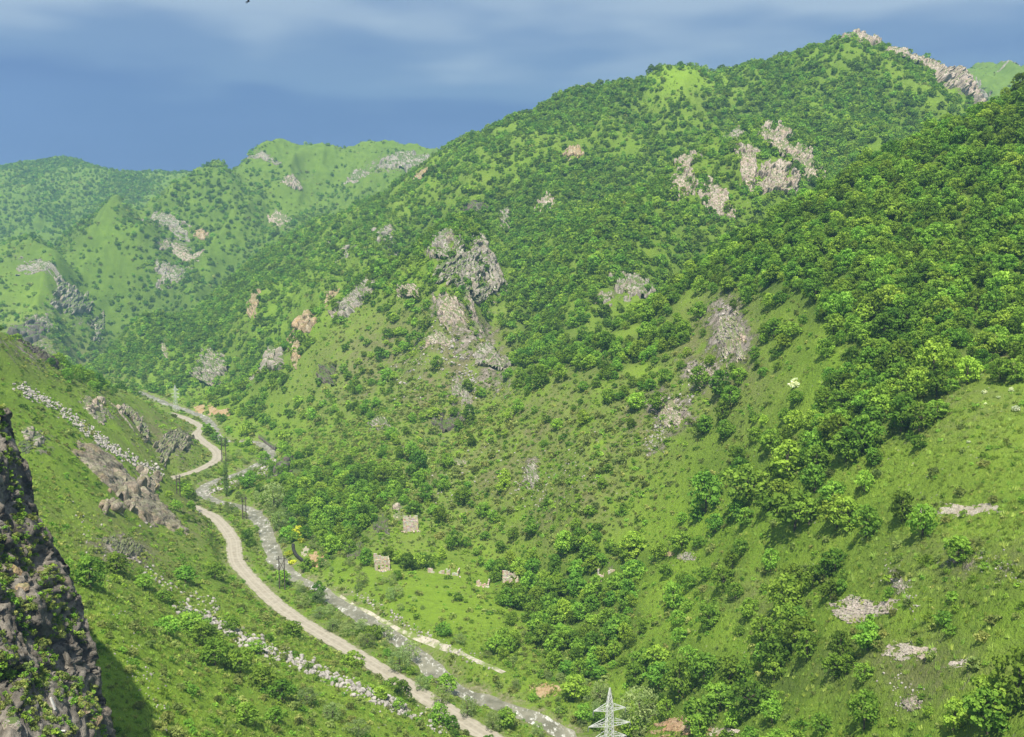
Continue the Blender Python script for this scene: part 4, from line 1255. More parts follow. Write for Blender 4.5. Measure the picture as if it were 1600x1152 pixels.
# ------------------------------------------------------------------ the near cliff on the left
def near_cliff():
    EDGE = [(-40, 560), (-8, 610), (10, 650), (32, 700), (50, 760), (66, 815), (88, 865), (112, 905), (132, 960), (148, 1020), (156, 1060), (166, 1110), (172, 1180), (176, 1260)]
    E = chain([np.array([float(x), float(y)]) for x, y in EDGE], 14)
    ns, ntt = 230, 150
    q = np.linspace(0, len(E) - 1, ns)
    ex = np.interp(q, np.arange(len(E)), E[:, 0]); ey = np.interp(q, np.arange(len(E)), E[:, 1])
    T = np.linspace(-0.35, 1, ntt)                      # <0: the hidden back of the rib
    S, TT = np.meshgrid(np.linspace(0, 1, ns), T, indexing='ij')
    EX = np.repeat(ex[:, None], ntt, 1); EY = np.repeat(ey[:, None], ntt, 1)
    front = np.clip(TT, 0, None); back = np.clip(-TT, 0, None)
    PX = EX - front * 330 - back * 120
    PY = EY + front * 40
    Yd = 152 - 22 * S - 40 * front ** 0.8 + back * 90
    u, t = ut(PX, PY)
    X = u * Yd; Z = t * Yd
    Z = Z - back * 10
    # strata running down beside the edge, broken by blocks, with a grassy ledge low down
    wob = 0.10 * fbm(S * 7, TT * 5, octaves=3, seed=305)
    f1 = fbm((TT + wob) * 15 + S * 2.0, S * 4.0 + wob * 6, octaves=4, seed=301, ridged=True, gain=0.6)
    f2 = fbm(X / 9, Yd / 9, Z / 9, octaves=4, seed=302)
    w1, w2, wid = worley((TT + wob) * 16, S * 13, S * 0 + .3, seed=303)
    x1, x2, xid = worley((TT + wob) * 52, S * 40, S * 0 + .7, seed=304)
    off = 1.7 * f1 + 2.4 * f2 + 2.3 * (wid - .5) - 1.0 * smooth(.12, 0, w2 - w1) + 1.0 * (xid - .5) - 0.3 * smooth(.1, 0, x2 - x1)
    ledge = smooth(0.74, 0.86, S) * smooth(0.02, 0.2, TT)
    off = off * (1 - 0.55 * ledge)
    fade = 1.0
    X = X + off * 0.75; Yd = Yd - off * 0.6; Z = Z + off * 0.35 * fade
    # the ledge: pulled out towards the camera so that its top is seen
    X = X + ledge * 5.0; Yd = Yd - ledge * 9.0; Z = Z - ledge * 0.5
    Vv = np.stack([X, Yd, Z], -1)
    me = np_mesh('near_cliff', Vv.reshape(-1, 3), grid_faces(ns, ntt)[:, ::-1], False)
    b = NB('near_cliff_rock')
    p = b.pos()
    mp = b.n('ShaderNodeMapping', i={'Rotation': (0.5, 0.9, 0.2), 'Scale': (1.0, 0.25, 0.25)}); b.set(mp.inputs[0], p)
    n1 = b.noise(0.8, 7, 0.7, mp.outputs[0]); n2 = b.noise(0.5, 6, 0.7)
    c = b.ramp(b.math('ADD', b.math('MULTIPLY', n1, .55), b.math('MULTIPLY', n2, .45)), (0.34, (0.044, 0.039, 0.032)), (0.47, (0.130, 0.116, 0.096)), (0.58, (0.245, 0.222, 0.185)), (0.70, (0.40, 0.365, 0.31)))
    c = b.mix(b.ramp(b.noise(0.13, 4, .6), (0.60, 0.0), (0.75, 0.6)), c, (0.30, 0.235, 0.165))
    sx = b.n('ShaderNodeSeparateXYZ'); b.set(sx.inputs[0], b.n('ShaderNodeNewGeometry').outputs['Normal'])
    gr = b.ramp(b.math('ADD', sx.outputs[2], b.math('MULTIPLY', b.noise(0.22, 6, 0.7), 1.7)), (1.04, 0.0), (1.22, 1.0))
    gc = b.ramp(b.noise(0.9, 5, .7), (0.3, (0.03, 0.055, 0.012)), (0.55, (0.062, 0.105, 0.018)), (0.75, (0.10, 0.135, 0.035)))
    c = b.mix(gr, c, gc)
    m = b.finish(c, 0.93, b.bump(b.math('ADD', n1, b.noise(2.2, 5, .7)), 0.9, 0.4), 0.15)
    o = mesh_obj('near_cliff', me, m)
    tag(o, 'dark steep layered rock cliff with bushes at the near left edge', 'cliff')
    return o, X, Yd, Z, S, TT
CLIFF, CX, CY, CZ, CS, CT = near_cliff()
# ------------------------------------------------------------------ built things
def bar(bm, a, b_, r):
    """square bar between two points"""
    a, b_ = Vector(a), Vector(b_)
    d = b_ - a
    if d.length < 1e-4: return
    q = d.to_track_quat('Z', 'Y')
    vs = []
    for zz in (0, d.length):
        for x, y in ((-r, -r), (r, -r), (r, r), (-r, r)):
            vs.append(bm.verts.new(a + q @ Vector((x, y, zz))))
    for f in ((0, 3, 2, 1), (4, 5, 6, 7), (0, 1, 5, 4), (1, 2, 6, 5), (2, 3, 7, 6), (3, 0, 4, 7)):
        bm.faces.new([vs[i] for i in f])

def bm_obj(name, bm, mat, parent=None):
    me = bpy.data.meshes.new(name); bm.to_mesh(me); bm.free()
    return mesh_obj(name, me, mat, parent)

def empty(name, loc, rz=0.0):
    e = bpy.data.objects.new(name, None); link(e); e.location = loc; e.rotation_euler = (0, 0, rz); e.empty_display_size = 0.5
    return e

b = NB('galvanised_steel')
M_STEEL = b.finish(b.ramp(b.noise(0.8, 3), (0.4, (0.48, 0.49, 0.49)), (0.6, (0.60, 0.61, 0.61))), 0.55, None, 0.4)
b = NB('weathered_timber')
M_TIMBER = b.finish(b.ramp(b.noise(2.0, 4), (0.4, (0.05, 0.042, 0.035)), (0.6, (0.12, 0.10, 0.085))), 0.9)
b = NB('glass_insulator')
M_INS = b.finish((0.20, 0.22, 0.22), 0.3, None, 0.5)
b = NB('ruin_masonry')
_v = b.n('ShaderNodeTexVoronoi', i={'Scale': 1.8}); b.set(_v.inputs['Vector'], b.pos())
_c = b.ramp(b.noise(0.9, 5, 0.7), (0.3, (0.26, 0.22, 0.165)), (0.5, (0.45, 0.395, 0.31)), (0.7, (0.56, 0.51, 0.43)))
_c = b.mix(0.35, _c, _v.outputs['Color'], 'SOFT_LIGHT')
M_RUIN = b.finish(_c, 0.95, b.bump(_v.outputs['Distance'], 0.6, 0.15), 0.1)
b = NB('old_concrete')
M_CONC = b.finish(b.ramp(b.noise(0.8, 5, 0.7), (0.35, (0.25, 0.235, 0.205)), (0.65, (0.42, 0.40, 0.36))), 0.9)
b = NB('black_pipe_steel')
M_PIPE = b.finish(b.ramp(b.noise(1.5, 4), (0.4, (0.018, 0.018, 0.018)), (0.7, (0.05, 0.046, 0.04))), 0.6)

def pylon(x, y, z, Hh, yaw, label):
    """four-legged lattice mast with three pairs of tapering arms"""
    e = empty('lattice_pylon', (x, y, z), yaw)
    k = Hh / 28.0
    def half(h):
        f = h / Hh
        return k * (2.3 * (1 - f / 0.52) + 0.95 * f / 0.52 if f < 0.52 else 0.95 + (0.62 - 0.95) * (f - 0.52) / 0.32 if f < 0.84 else 0.62 * (1 - (f - 0.84) / 0.16) + 0.05)
    lv = [0, .12, .23, .33, .42, .50, .56, .61, .66, .71, .76, .80, .84, .88, .92, .96, 1.0]
    C4 = ((-1, -1), (1, -1), (1, 1), (-1, 1))
    pt = lambda i, f: Vector((C4[i][0] * half(f * Hh), C4[i][1] * half(f * Hh), f * Hh))
    for i in range(4):
        bm = bmesh.new()
        for a, c in zip(lv[:-1], lv[1:]): bar(bm, pt(i, a), pt(i, c), 0.062 * k + 0.012)
        bm_obj('leg', bm, M_STEEL, e)
    for i in range(4):
        bm = bmesh.new(); j = (i + 1) % 4
        for n_, (a, c) in enumerate(zip(lv[:-1], lv[1:])):
            bar(bm, pt(i, a), pt(j, c), 0.034 * k + .008); bar(bm, pt(j, a), pt(i, c), 0.034 * k + .008); bar(bm, pt(i, c), pt(j, c), 0.028 * k + .008)
        bm_obj('bracing', bm, M_STEEL, e)
    for f, L in ((0.80, 3.5), (0.66, 4.6), (0.54, 3.5)):
        for sd in (-1, 1):
            bm = bmesh.new()
            tip = Vector((sd * (half(f * Hh) + L * k), 0, f * Hh + 0.1))
            hb = half(f * Hh); ht = half((f + 0.055) * Hh)
            for yy in (-1, 1):
                bar(bm, (sd * hb, yy * hb, f * Hh), tip, 0.045 * k + .01)
                bar(bm, (sd * ht, yy * ht, (f + 0.055) * Hh), tip, 0.04 * k + .01)
                for q in (0.3, 0.6):
                    A0 = Vector((sd * hb, yy * hb, f * Hh)).lerp(tip, q); B0 = Vector((sd * ht, yy * ht, (f + .055) * Hh)).lerp(tip, q)
                    bar(bm, A0, B0, 0.025 * k + .008)
            for q in (0.25, 0.5, 0.75):
                bar(bm, Vector((sd * hb, -hb, f * Hh)).lerp(tip, q), Vector((sd * hb, hb, f * Hh)).lerp(tip, q), 0.025 * k + .008)
            arm = bm_obj('crossarm', bm, M_STEEL, e)
            bm = bmesh.new()
            bar(bm, tip, tip + Vector((0, 0.25, -1.5 * k)), 0.05 * k + .01)
            for q in range(5):
                bmesh.ops.create_cone(bm, segments=8, radius1=0.13 * k, radius2=0.13 * k, depth=0.07, cap_ends=True, matrix=Matrix.Translation(tip + Vector((0, 0.25 * (0.3 + q * .12), -(0.3 + q * 0.2) * k))))
            bm_obj('insulator', bm, M_INS, arm)
    tag(e, label, 'pylon')
    KEEP_OUT.append((x, y, 3.5 * k))
    return e
_p = at(953, 1075, 226.0)
_gx, _gy = _p[0], 226.0
_g = float(gz(_gx, _gy))
pylon(_gx, _gy, _g, _p[2] - _g, math.radians(14), 'white lattice power pylon cut off by the bottom of the picture')
_q = hit(275, 644)
pylon(_q[0], _q[1], float(gz(_q[0], _q[1])), 44 * _q[1] / FPX, math.radians(-20), 'small far lattice pylon by the river at the valley bend')

def h_pole(px, py, hpx, label, yaw=0.3, twin=True):
    q = hit(px, py); Hh = hpx * q[1] / FPX
    e = empty('utility_pole', (q[0], q[1], float(gz(q[0], q[1]))), yaw)
    g = 0.075 * Hh if twin else 0
    for s in ((-1, 1) if twin else (0,)):
        bm = bmesh.new()
        bmesh.ops.create_cone(bm, segments=8, radius1=0.26, radius2=0.18, depth=Hh + 0.6, cap_ends=True, matrix=Matrix.Translation((s * g, 0, Hh / 2 - 0.3)))
        bm_obj('pole', bm, M_TIMBER, e)
    bm = bmesh.new(); bar(bm, (-0.14 * Hh, 0.3, Hh * 0.9), (0.14 * Hh, 0.3, Hh * 0.9), 0.13); bm_obj('crossarm', bm, M_TIMBER, e)
    if twin:
        bm = bmesh.new(); bar(bm, (-g, 0.24, Hh * 0.55), (g, 0.24, Hh * 0.86), 0.09); bar(bm, (g, 0.3, Hh * 0.55), (-g, 0.3, Hh * 0.86), 0.09); bm_obj('brace', bm, M_TIMBER, e)
    for s in (-1, 0, 1):
        bm = bmesh.new(); bmesh.ops.create_cone(bm, segments=8, radius1=0.12, radius2=0.07, depth=0.7, cap_ends=True, matrix=Matrix.Translation((s * 0.125 * Hh, 0.3, Hh * 0.9 + 0.45)))
        bm_obj('insulator', bm, M_INS, e)
    tag(e, label, 'utility pole')
    KEEP_OUT.append((q[0], q[1], 2.0))
h_pole(441, 921, 56, 'dark twin-legged power pole nearest the camera between road and river', 0.4)
h_pole(382, 811, 36, 'dark twin-legged power pole beside the river below the poplar', 0.4)
h_pole(350, 722, 42, 'dark power pole standing just above the poplar', 0.4)
h_pole(279, 774, 33, 'dark power pole beside the road behind the fractured crag', 0.4)

# ---- ruins
def wall_mesh(L, Hh, th, openings, r, broken=0.35):
    """masonry wall along x from 0 to L with gaps for openings and a broken top; openings: (x0, x1, sill, head)"""
    bm = bmesh.new()
    xs = sorted(set([0.0, L] + [v for o in openings for v in o[:2]] + list(np.arange(0.6, L, 0.75))))
    def box(x0, x1, z0, z1):
        if z1 - z0 < 0.08: return
        j = r.uniform(-.05, .05)
        V_ = [bm.verts.new((x, y, z)) for z in (z0, z1) for y in (j, th + j) for x in (x0, x1)]
        for f in ((0, 2, 3, 1), (4, 5, 7, 6), (0, 1, 5, 4), (2, 6, 7, 3), (0, 4, 6, 2), (1, 3, 7, 5)): bm.faces.new([V_[i] for i in f])
    hcur = Hh
    for a, c in zip(xs[:-1], xs[1:]):
        hcur = np.clip(hcur + r.normal(0, 0.22) * Hh * broken * 1.6, Hh * (1 - broken), Hh)
        op = [o for o in openings if o[0] <= a + 1e-4 and c <= o[1] + 1e-4]
        if op:
            box(a, c, -0.8, op[0][2])
            if hcur > op[0][3] + 0.15: box(a, c, op[0][3], hcur)
        else:
            box(a, c, -0.8, hcur)
    return bm

def ruin(px, py, wpx, hpx, yaw, openings, label, deep=5.0, seed=1, broken=0.35, only_front=False):
    q = hit(px, py); m_ = q[1] / FPX
    L, Hh = wpx * m_, hpx * m_
    r = np.random.default_rng(seed)
    base = float(min(gz(q[0] - L / 2, q[1]), gz(q[0] + L / 2, q[1])))
    e = empty('ruined_house', (q[0], q[1], base), yaw)
    o = bm_obj('wall', wall_mesh(L, Hh, 0.5, [(a * L, c * L, s * Hh, t * Hh) for a, c, s, t in openings], r, broken), M_RUIN, e); o.location = (-L / 2, 0, 0)
    if not only_front:
        o = bm_obj('wall', wall_mesh(L, Hh * 1.05 + deep * 0.15, 0.5, [], r, broken), M_RUIN, e); o.location = (-L / 2, deep, 0)
        for s in (-1, 1):
            o = bm_obj('wall', wall_mesh(deep - 1.02, Hh * 0.95, 0.5, [], r, broken + .1), M_RUIN, e); o.location = (s * (L / 2 - 0.26) + 0.25, 0.52, 0); o.rotation_euler = (0, 0, math.pi / 2)
    else:
        o = bm_obj('wall', wall_mesh(deep, Hh * 0.7, 0.5, [], r, 0.7), M_RUIN, e); o.location = (L / 2 - 0.02, 0.52, 0); o.rotation_euler = (0, 0, math.pi / 2)
    r2_ = np.random.default_rng(seed + 5)
    bm = bmesh.new()
    for k in range(14):
        s = 0.25 + 0.5 * r2_.random()
        bmesh.ops.create_cube(bm, size=s, matrix=Matrix.Translation((r2_.uniform(-L * .6, L * .6), r2_.uniform(-2.0, -0.5), 0.08)) @ Euler(tuple(r2_.random(3) * 3)).to_matrix().to_4x4())
    o = bm_obj('rubble', bm, M_RUIN, e); o['kind'] = 'stuff'
    tag(e, label, 'ruin')
    KEEP_OUT.append((q[0], q[1] - 1, max(L, 6) * 0.62)); KEEP_OUT.append((q[0] + L * .3, q[1] - 5, L * 0.4)); KEEP_OUT.append((q[0] - L * .3, q[1] - 5, L * 0.4))
ruin(598, 891, 24, 18, 0.25, [(.18, .34, .0, .8), (.46, .58, .3, .8), (.72, .86, .2, .85)], 'roofless pale stone house at the left end of the meadow', 5.0, 1, .3)
ruin(642, 830, 24, 17, 0.15, [], 'ruined hut with a blank pale wall up in the scrub slope', 4.5, 2, .3)
ruin(692, 897, 50, 11, -0.12, [(.22, .36, .0, 1.1), (.55, .62, .2, .9), (.74, .80, .0, 1.1)], 'long broken pale wall along the back of the meadow', 4.0, 3, .6, True)
ruin(754, 916, 20, 10, -0.1, [(.4, .6, .3, 1.1)], 'low collapsed pale ruin just left of the walled ruin', 4.0, 4, .7, True)
ruin(798, 914, 25, 16, 0.05, [(.2, .38, .15, .75), (.62, .8, .0, .8)], 'pale walled ruin with two openings at the right end of the meadow', 5.0, 5, .3)
ruin(950, 898, 34, 18, -0.15, [(.3, .5, .0, .8), (.7, .82, .3, .8)], 'overgrown tan ruin in the bushes beside the green knoll', 5.0, 6, .55)

# ---- pipe, weir, wall
def tube_obj(name, pts, rad, mat, sides=12, label=None, cat=None):
    Pp = chain(pts, 8); T = np.gradient(Pp, axis=0); T /= np.linalg.norm(T, axis=1, keepdims=True)
    A1 = np.cross(T, (0, 0, 1.0)); A1 /= np.linalg.norm(A1, axis=1, keepdims=True); B1 = np.cross(A1, T)
    th = np.arange(sides) / sides * 2 * math.pi
    ring = Pp[:, None] + (A1[:, None] * np.cos(th)[None, :, None] + B1[:, None] * np.sin(th)[None, :, None]) * rad
    n = len(Pp); F = [(k * sides + j, k * sides + (j + 1) % sides, (k + 1) * sides + (j + 1) % sides, (k + 1) * sides + j) for k in range(n - 1) for j in range(sides)]
    o = mesh_obj(name, np_mesh(name, ring.reshape(-1, 3), np.array(F), True), mat)
    if label: tag(o, label, cat)
    return o
pp = []
for (a, c) in ((458, 850), (459, 858), (463, 866), (471, 873), (480, 879)):
    q = hit(a, c + 3); q[2] = float(gz(q[0], q[1])) + 0.45; pp.append(q)
pipe = tube_obj('water_pipe', pp, 0.75, M_PIPE, 12, 'curved black pipe on the bank below the yellow blossoms', 'pipe')
for q in pp: KEEP_OUT.append((q[0], q[1], 2.6))
bm = bmesh.new()
d_ = (pp[-1] - pp[-2]); d_ /= np.linalg.norm(d_)
bmesh.ops.create_cone(bm, segments=16, radius1=0.88, radius2=0.88, depth=0.35, cap_ends=True, matrix=Matrix.Translation(Vector(pp[-1])) @ Vector(d_).to_track_quat('Z', 'Y').to_matrix().to_4x4())
fl = bm_obj('pipe_flange', bm, M_PIPE); fl.parent = pipe
wp = []
for (a, c) in ((405, 684), (412, 689), (421, 697), (432, 704)):
    q = hit(a, c); q[2] = float(gz(q[0], q[1])); wp.append(q)
W3 = chain(wp, 6); T = np.gradient(W3, axis=0); T[:, 2] = 0; T /= np.linalg.norm(T, axis=1, keepdims=True)
Nn = np.stack([-T[:, 1], T[:, 0], T[:, 0] * 0], 1) * 0.6
sec = [W3 - Nn + (0, 0, -2), W3 - Nn + (0, 0, 2.2), W3 + Nn + (0, 0, 2.2), W3 + Nn + (0, 0, -2)]
Vw = np.stack(sec, 1).reshape(-1, 3); n = len(W3)
Fw = [(k * 4 + j, k * 4 + (j + 1) % 4, (k + 1) * 4 + (j + 1) % 4, (k + 1) * 4 + j) for k in range(n - 1) for j in range(4)] + [(0, 1, 2, 3), ((n - 1) * 4 + 3, (n - 1) * 4 + 2, (n - 1) * 4 + 1, (n - 1) * 4)]
tag(mesh_obj('retaining_wall', np_mesh('retaining_wall', Vw, np.array(Fw)), M_DARK), 'dark retaining wall along the river above the bend', 'wall')
for q in wp: KEEP_OUT.append((q[0], q[1], 3.0))

# ---- mast on the far summit, bird in the sky
q = hit(107, 243)
if q is not None:
    e = empty('radio_mast', (q[0], q[1], float(gz(q[0], q[1]))))
    for i in range(3):
        bm = bmesh.new(); a = i * 2.094
        bar(bm, (1.6 * math.cos(a), 1.6 * math.sin(a), -3), (0.35 * math.cos(a), 0.35 * math.sin(a), 30), 0.28); bm_obj('leg', bm, M_STEEL, e)
    bm = bmesh.new()
    for k in range(9):
        f0, f1 = k / 9, (k + 1) / 9
        for i in range(3):
            a, c = i * 2.094, (i + 1) * 2.094
            r0, r1 = 1.5 - 1.1 * f0, 1.5 - 1.1 * f1
            bar(bm, (r0 * math.cos(a), r0 * math.sin(a), 30 * f0), (r1 * math.cos(c), r1 * math.sin(c), 30 * f1), 0.14)
    bm_obj('bracing', bm, M_STEEL, e)
    tag(e, 'thin radio mast on the far left summit', 'mast')

def bird():
    p = at(388, 2.5, 140.0)
    bm = bmesh.new()
    bmesh.ops.create_uvsphere(bm, u_segments=10, v_segments=8, radius=1.0, matrix=Matrix.Diagonal((0.085, 0.22, 0.08, 1)))
    bmesh.ops.create_uvsphere(bm, u_segments=8, v_segments=6, radius=0.055, matrix=Matrix.Translation((0, -0.24, 0.03)))
    def sheet(pts, th=0.012):
        a = [bm.verts.new((x, y, z + th)) for x, y, z in pts]; c = [bm.verts.new((x, y, z - th)) for x, y, z in pts]
        bm.faces.new(a); bm.faces.new(c[::-1]); n = len(pts)
        for i in range(n): bm.faces.new((a[i], c[i], c[(i + 1) % n], a[(i + 1) % n]))
    for s in (-1, 1):
        sheet([(s * 0.05, -0.14, 0.04), (s * 0.27, -0.17, 0.19), (s * 0.54, -0.02, 0.25), (s * 0.60, 0.08, 0.24), (s * 0.40, 0.05, 0.21), (s * 0.22, 0.08, 0.15), (s * 0.05, 0.11, 0.04)][::s])
    sheet([(-0.035, 0.16, 0.0), (0.035, 0.16, 0.0), (0.10, 0.42, 0.02), (0, 0.38, 0.02), (-0.10, 0.42, 0.02)])
    bmesh.ops.recalc_face_normals(bm, faces=bm.faces)
    b = NB('black_plumage'); m = b.finish((0.012, 0.012, 0.014), 0.6)
    o = bm_obj('bird', bm, m)
    o.location = p; o.rotation_euler = (math.radians(-25), math.radians(35), math.radians(115))
    tag(o, 'small black bird in flight at the top of the sky', 'bird')
bird()

# ---- poplar and blossoming shrubs
q = hit(354, 776); Hh = 58 * q[1] / FPX
r = np.random.default_rng(3)
cl = [(r.normal(0, 0.35), r.normal(0, 0.35), z, 1.0 + 0.35 * math.sin(3.0 * z / Hh + .2) * (1 - 0.6 * z / Hh) * r.uniform(.8, 1.3)) for z in np.linspace(1.6, Hh - 1.0, 30)]
e = empty('poplar_tree', (q[0], q[1], float(gz(q[0], q[1]))))
link(bpy.data.objects.new('crown', leaf_cloud('crown', M_POPLAR, cl, 50, 0.24, r, 0.7, 1.2)), e)
mesh_obj('trunk', trunk_mesh('trunk', cl, Hh, 0.32, r, 4), M_BARK, e)
tag(e, 'tall dark columnar poplar beside the river bend', 'tree'); KEEP_OUT.append((q[0], q[1], 4.0))
for (px_, py_, w, hh, mt, lab) in [(466, 838, 17, 1.25, M_YELLOW, 'tall bush of bright yellow blossom above the black pipe'), (471, 848, 11, .8, M_YELLOW, 'smaller bush of yellow blossom just right of the tall yellow one'),
                                   (451, 868, 15, .5, M_YELLOW, 'low yellow-flowering patch between river and pipe'), (457, 880, 12, .4, M_YELLOW, 'lowest yellow-flowering patch on the bank below the pipe'),
                                   (1242, 607, 17, 1.2, M_WHITE, 'white-blossoming bush by the left edge of the right forest'), (1538, 615, 8, 1., M_WHITE, 'left one of the small white-blossoming bushes under the forest'),
                                   (1580, 612, 8, 1.2, M_WHITE, 'upper right small white-blossoming bush under the forest'), (1560, 622, 6, .8, M_WHITE, 'tiny white bush between the two white-blossoming bushes'),
                                   (1588, 642, 14, .7, M_WHITE, 'lower white-blossoming bush near the right picture edge'), (1514, 692, 6, .9, M_WHITE, 'tiny white bush alone in the open meadow'), (1540, 632, 5, .8, M_WHITE, 'tiny white bush below the left white-blossoming one')]:
    q = hit(px_, py_); w_ = w * q[1] / FPX / 2
    cl = crown_clumps(r, 16, w_ * .85, w_ * 1.5 * hh, w_ * 0.15, w_ * 0.28, w_ * 0.5)
    o = link(bpy.data.objects.new('flowering_bush', leaf_cloud('flowering_bush', mt, cl, 170 / max(w_, .4) ** 2, 0.14 * max(w_, .6), r)))
    o.location = (q[0], q[1], float(gz(q[0], q[1])) - 0.1)
    tag(o, lab, 'bush'); KEEP_OUT.append((q[0], q[1], w_ + 1.0))

# ---- on the near cliff: loose blocks, a board and a stick on the ledge
_cpx, _cpy = to_px(CX, CY, CZ)
def on_cliff(px, py):
    d = (_cpx - px) ** 2 + (_cpy - py) ** 2 + np.where(CT > 0.0, 0, 1e6) + 0.02 * (CY - CY.min()) ** 2
    i = np.unravel_index(np.argmin(d), d.shape)
    return np.array([CX[i], CY[i], CZ[i]])
for k, (px_, py_, w, mt, lab) in enumerate([(128, 1108, 40, M_OCHRE, 'big tan boulder on the end of the near cliff ledge'), (148, 1130, 34, M_OCHRE, 'tan boulder below the big one on the cliff ledge'), (112, 1138, 26, M_GREY, 'grey block under the cliff ledge'),
                                             (20, 898, 40, M_OCHRE, 'orange-stained block on the near cliff at the left edge'), (8, 930, 36, M_PINK, 'pale block under the orange-stained one on the near cliff'), (34, 920, 26, M_OCHRE, 'tan block right of the pale one on the near cliff'),
                                             (20, 1138, 40, M_GREY, 'grey block in the bottom left corner')]):
    p = on_cliff(px_, py_); s = w * p[1] / FPX
    bm = bmesh.new(); bmesh.ops.create_icosphere(bm, subdivisions=4, radius=0.5)
    co = np.array([v.co[:] for v in bm.verts]); rr = np.random.default_rng(k + 40)
    for pl in range(11):
        nn = rr.normal(size=3); nn /= np.linalg.norm(nn); dd = 0.27 + 0.15 * rr.random()
        qd = co @ nn - dd; co = co - np.where(qd > 0, qd, 0)[:, None] * nn
    co = co * (1 + 0.10 * fbm(co[:, 0] * 7 + k, co[:, 1] * 7, co[:, 2] * 7, octaves=3, seed=k))[:, None]
    for v, c_ in zip(bm.verts, co): v.co = c_
    o = bm_obj('boulder', bm, mt); o.location = p + np.array([-0.2, 0.3, -0.12]) * s; o.scale = (s, s, s * (1.7 if 'slab' in lab else 0.85)); o.rotation_euler = (0.2, 0.25, rr.random() * 6)
    tag(o, lab, 'boulder')
b = NB('bleached_board'); M_BOARD = b.finish(b.ramp(b.noise(4, 3), (0.4, (0.50, 0.48, 0.44)), (0.6, (0.66, 0.64, 0.60))), 0.8)
for (a0, a1, rad, lab) in [((79, 1090), (86, 1109), 0.11, 'pale board lying on the grassy cliff ledge'), ((84, 1142), (102, 1142), 0.07, 'thin pale stick below the board on the cliff ledge')]:
    A0, A1 = on_cliff(*a0), on_cliff(*a1)
    Ym = (A0[1] + A1[1]) / 2 - 1.0
    A0, A1 = at(*a0, Ym), at(*a1, Ym)
    bm = bmesh.new(); bar(bm, A0 - (A0 + A1) / 2, A1 - (A0 + A1) / 2, rad); bmesh.ops.bevel(bm, geom=bm.edges[:], offset=rad * .2, segments=1)
    o = bm_obj('board', bm, M_BOARD); o.location = (A0 + A1) / 2; tag(o, lab, 'board')
# ------------------------------------------------------------------ planting
def holder(name, mesh):
    """carries a plant mesh for the scatter objects; not itself in the scene"""
    return bpy.data.objects.new(name, mesh)
H_TREE = [holder('crown', m) for m, _ in TREES] + [holder('crown', m) for m, _ in WILLOW] + [holder('crown', m) for m, _ in LIME]
H_FAR = [holder('wood_crown', m) for m in FAR]
H_SHRUB = [holder('shrub', m) for m in SHRUBS]
H_LOW = [holder('scrub_clump', m) for m in LOWSCRUB]
H_TUFT = [holder('grass_tuft', m) for m in TUFTS]

def region(px, py, Y):
    """which stand a plant belongs to, in words"""
    if Y < 345 and px < 760 and py > 820: return 'on the grassy left slope beside the gravel road'
    if px < 330 and Y < 720: return 'on the upper left slope above the road'
    if px < 560 and py > 640 and Y < 900: return 'along the river between the road and the hill foot'
    if px < 860 and py > 890 and Y < 460: return 'on the valley meadow and its river banks'
    if px < 900 and py > 740 and Y < 520: return 'in the thicket at the foot of the scrub slope'
    if px < 1180 and py > 870: return 'in the grove above the pylon'
    if px > 1180 and py > 1010: return 'low on the right meadow at the picture bottom'
    if px > 1020 and py > 720: return 'in the loose clumps of the right meadow'
    if py > 620 and px > 1180: return 'at the lower edge of the right forest'
    if px > 1180: return 'in the closed forest of the right hill'
    if py > 540: return 'on the brushy middle slope'
    return 'on the wooded crest of the near hill'

MARKS = [(o[0], o[1], o[2], 'the ' + n) for o, n in [
    ((1346, 956, 60), 'large pink soil scar'), ((1512, 800, 60), 'long curved soil break'), ((1420, 1018, 50), 'rough pinkish soil bank'), ((1062, 1136, 60), 'orange clay bank'), ((953, 1100, 40), 'near pylon'),
    ((1464, 645, 24), 'lone meadow tree'), ((1230, 735, 34), 'tall yellow-green tree'), ((1072, 870, 26), 'grey flat-topped boulder'), ((950, 890, 30), 'overgrown tan ruin'), ((798, 907, 22), 'walled ruin'),
    ((692, 893, 34), 'long broken wall'), ((598, 882, 22), 'roofless house'), ((642, 822, 22), 'ruined hut'), ((466, 830, 20), 'yellow blossom bush'), ((354, 745, 24), 'columnar poplar'), ((441, 895, 20), 'nearest power pole'),
    ((445, 734, 36), 'dark layered river rock'), ((206, 772, 70), 'big fractured crag'), ((196, 858, 50), 'brown earth bank'), ((120, 1000, 60), 'near cliff'), ((1242, 600, 18), 'white-blossoming bush'), ((1142, 520, 50), 'pale scree patch'),
    ((1100, 582, 40), 'pinkish rubble'), ((1046, 642, 40), 'lower rubble streak'), ((1010, 582, 40), 'bright grass shelf'), ((400, 1008, 40), 'upper boulder run'), ((590, 1092, 40), 'lower boulder run'), ((150, 672, 40), 'upper left stone run'),
    ((832, 744, 26), 'grey stone streak'), ((700, 664, 34), 'long dull rock hump'), ((850, 1078, 30), 'orange cut bank'), ((700, 1008, 40), 'stony track'), ((1424, 1098, 34), 'white stone cluster'), ((1580, 625, 20), 'small white bushes')]]
WORDS = ['nearest', 'second nearest', 'third nearest', 'fourth nearest', 'fifth nearest', 'sixth nearest', 'seventh nearest', 'eighth nearest', 'ninth nearest', 'tenth nearest']
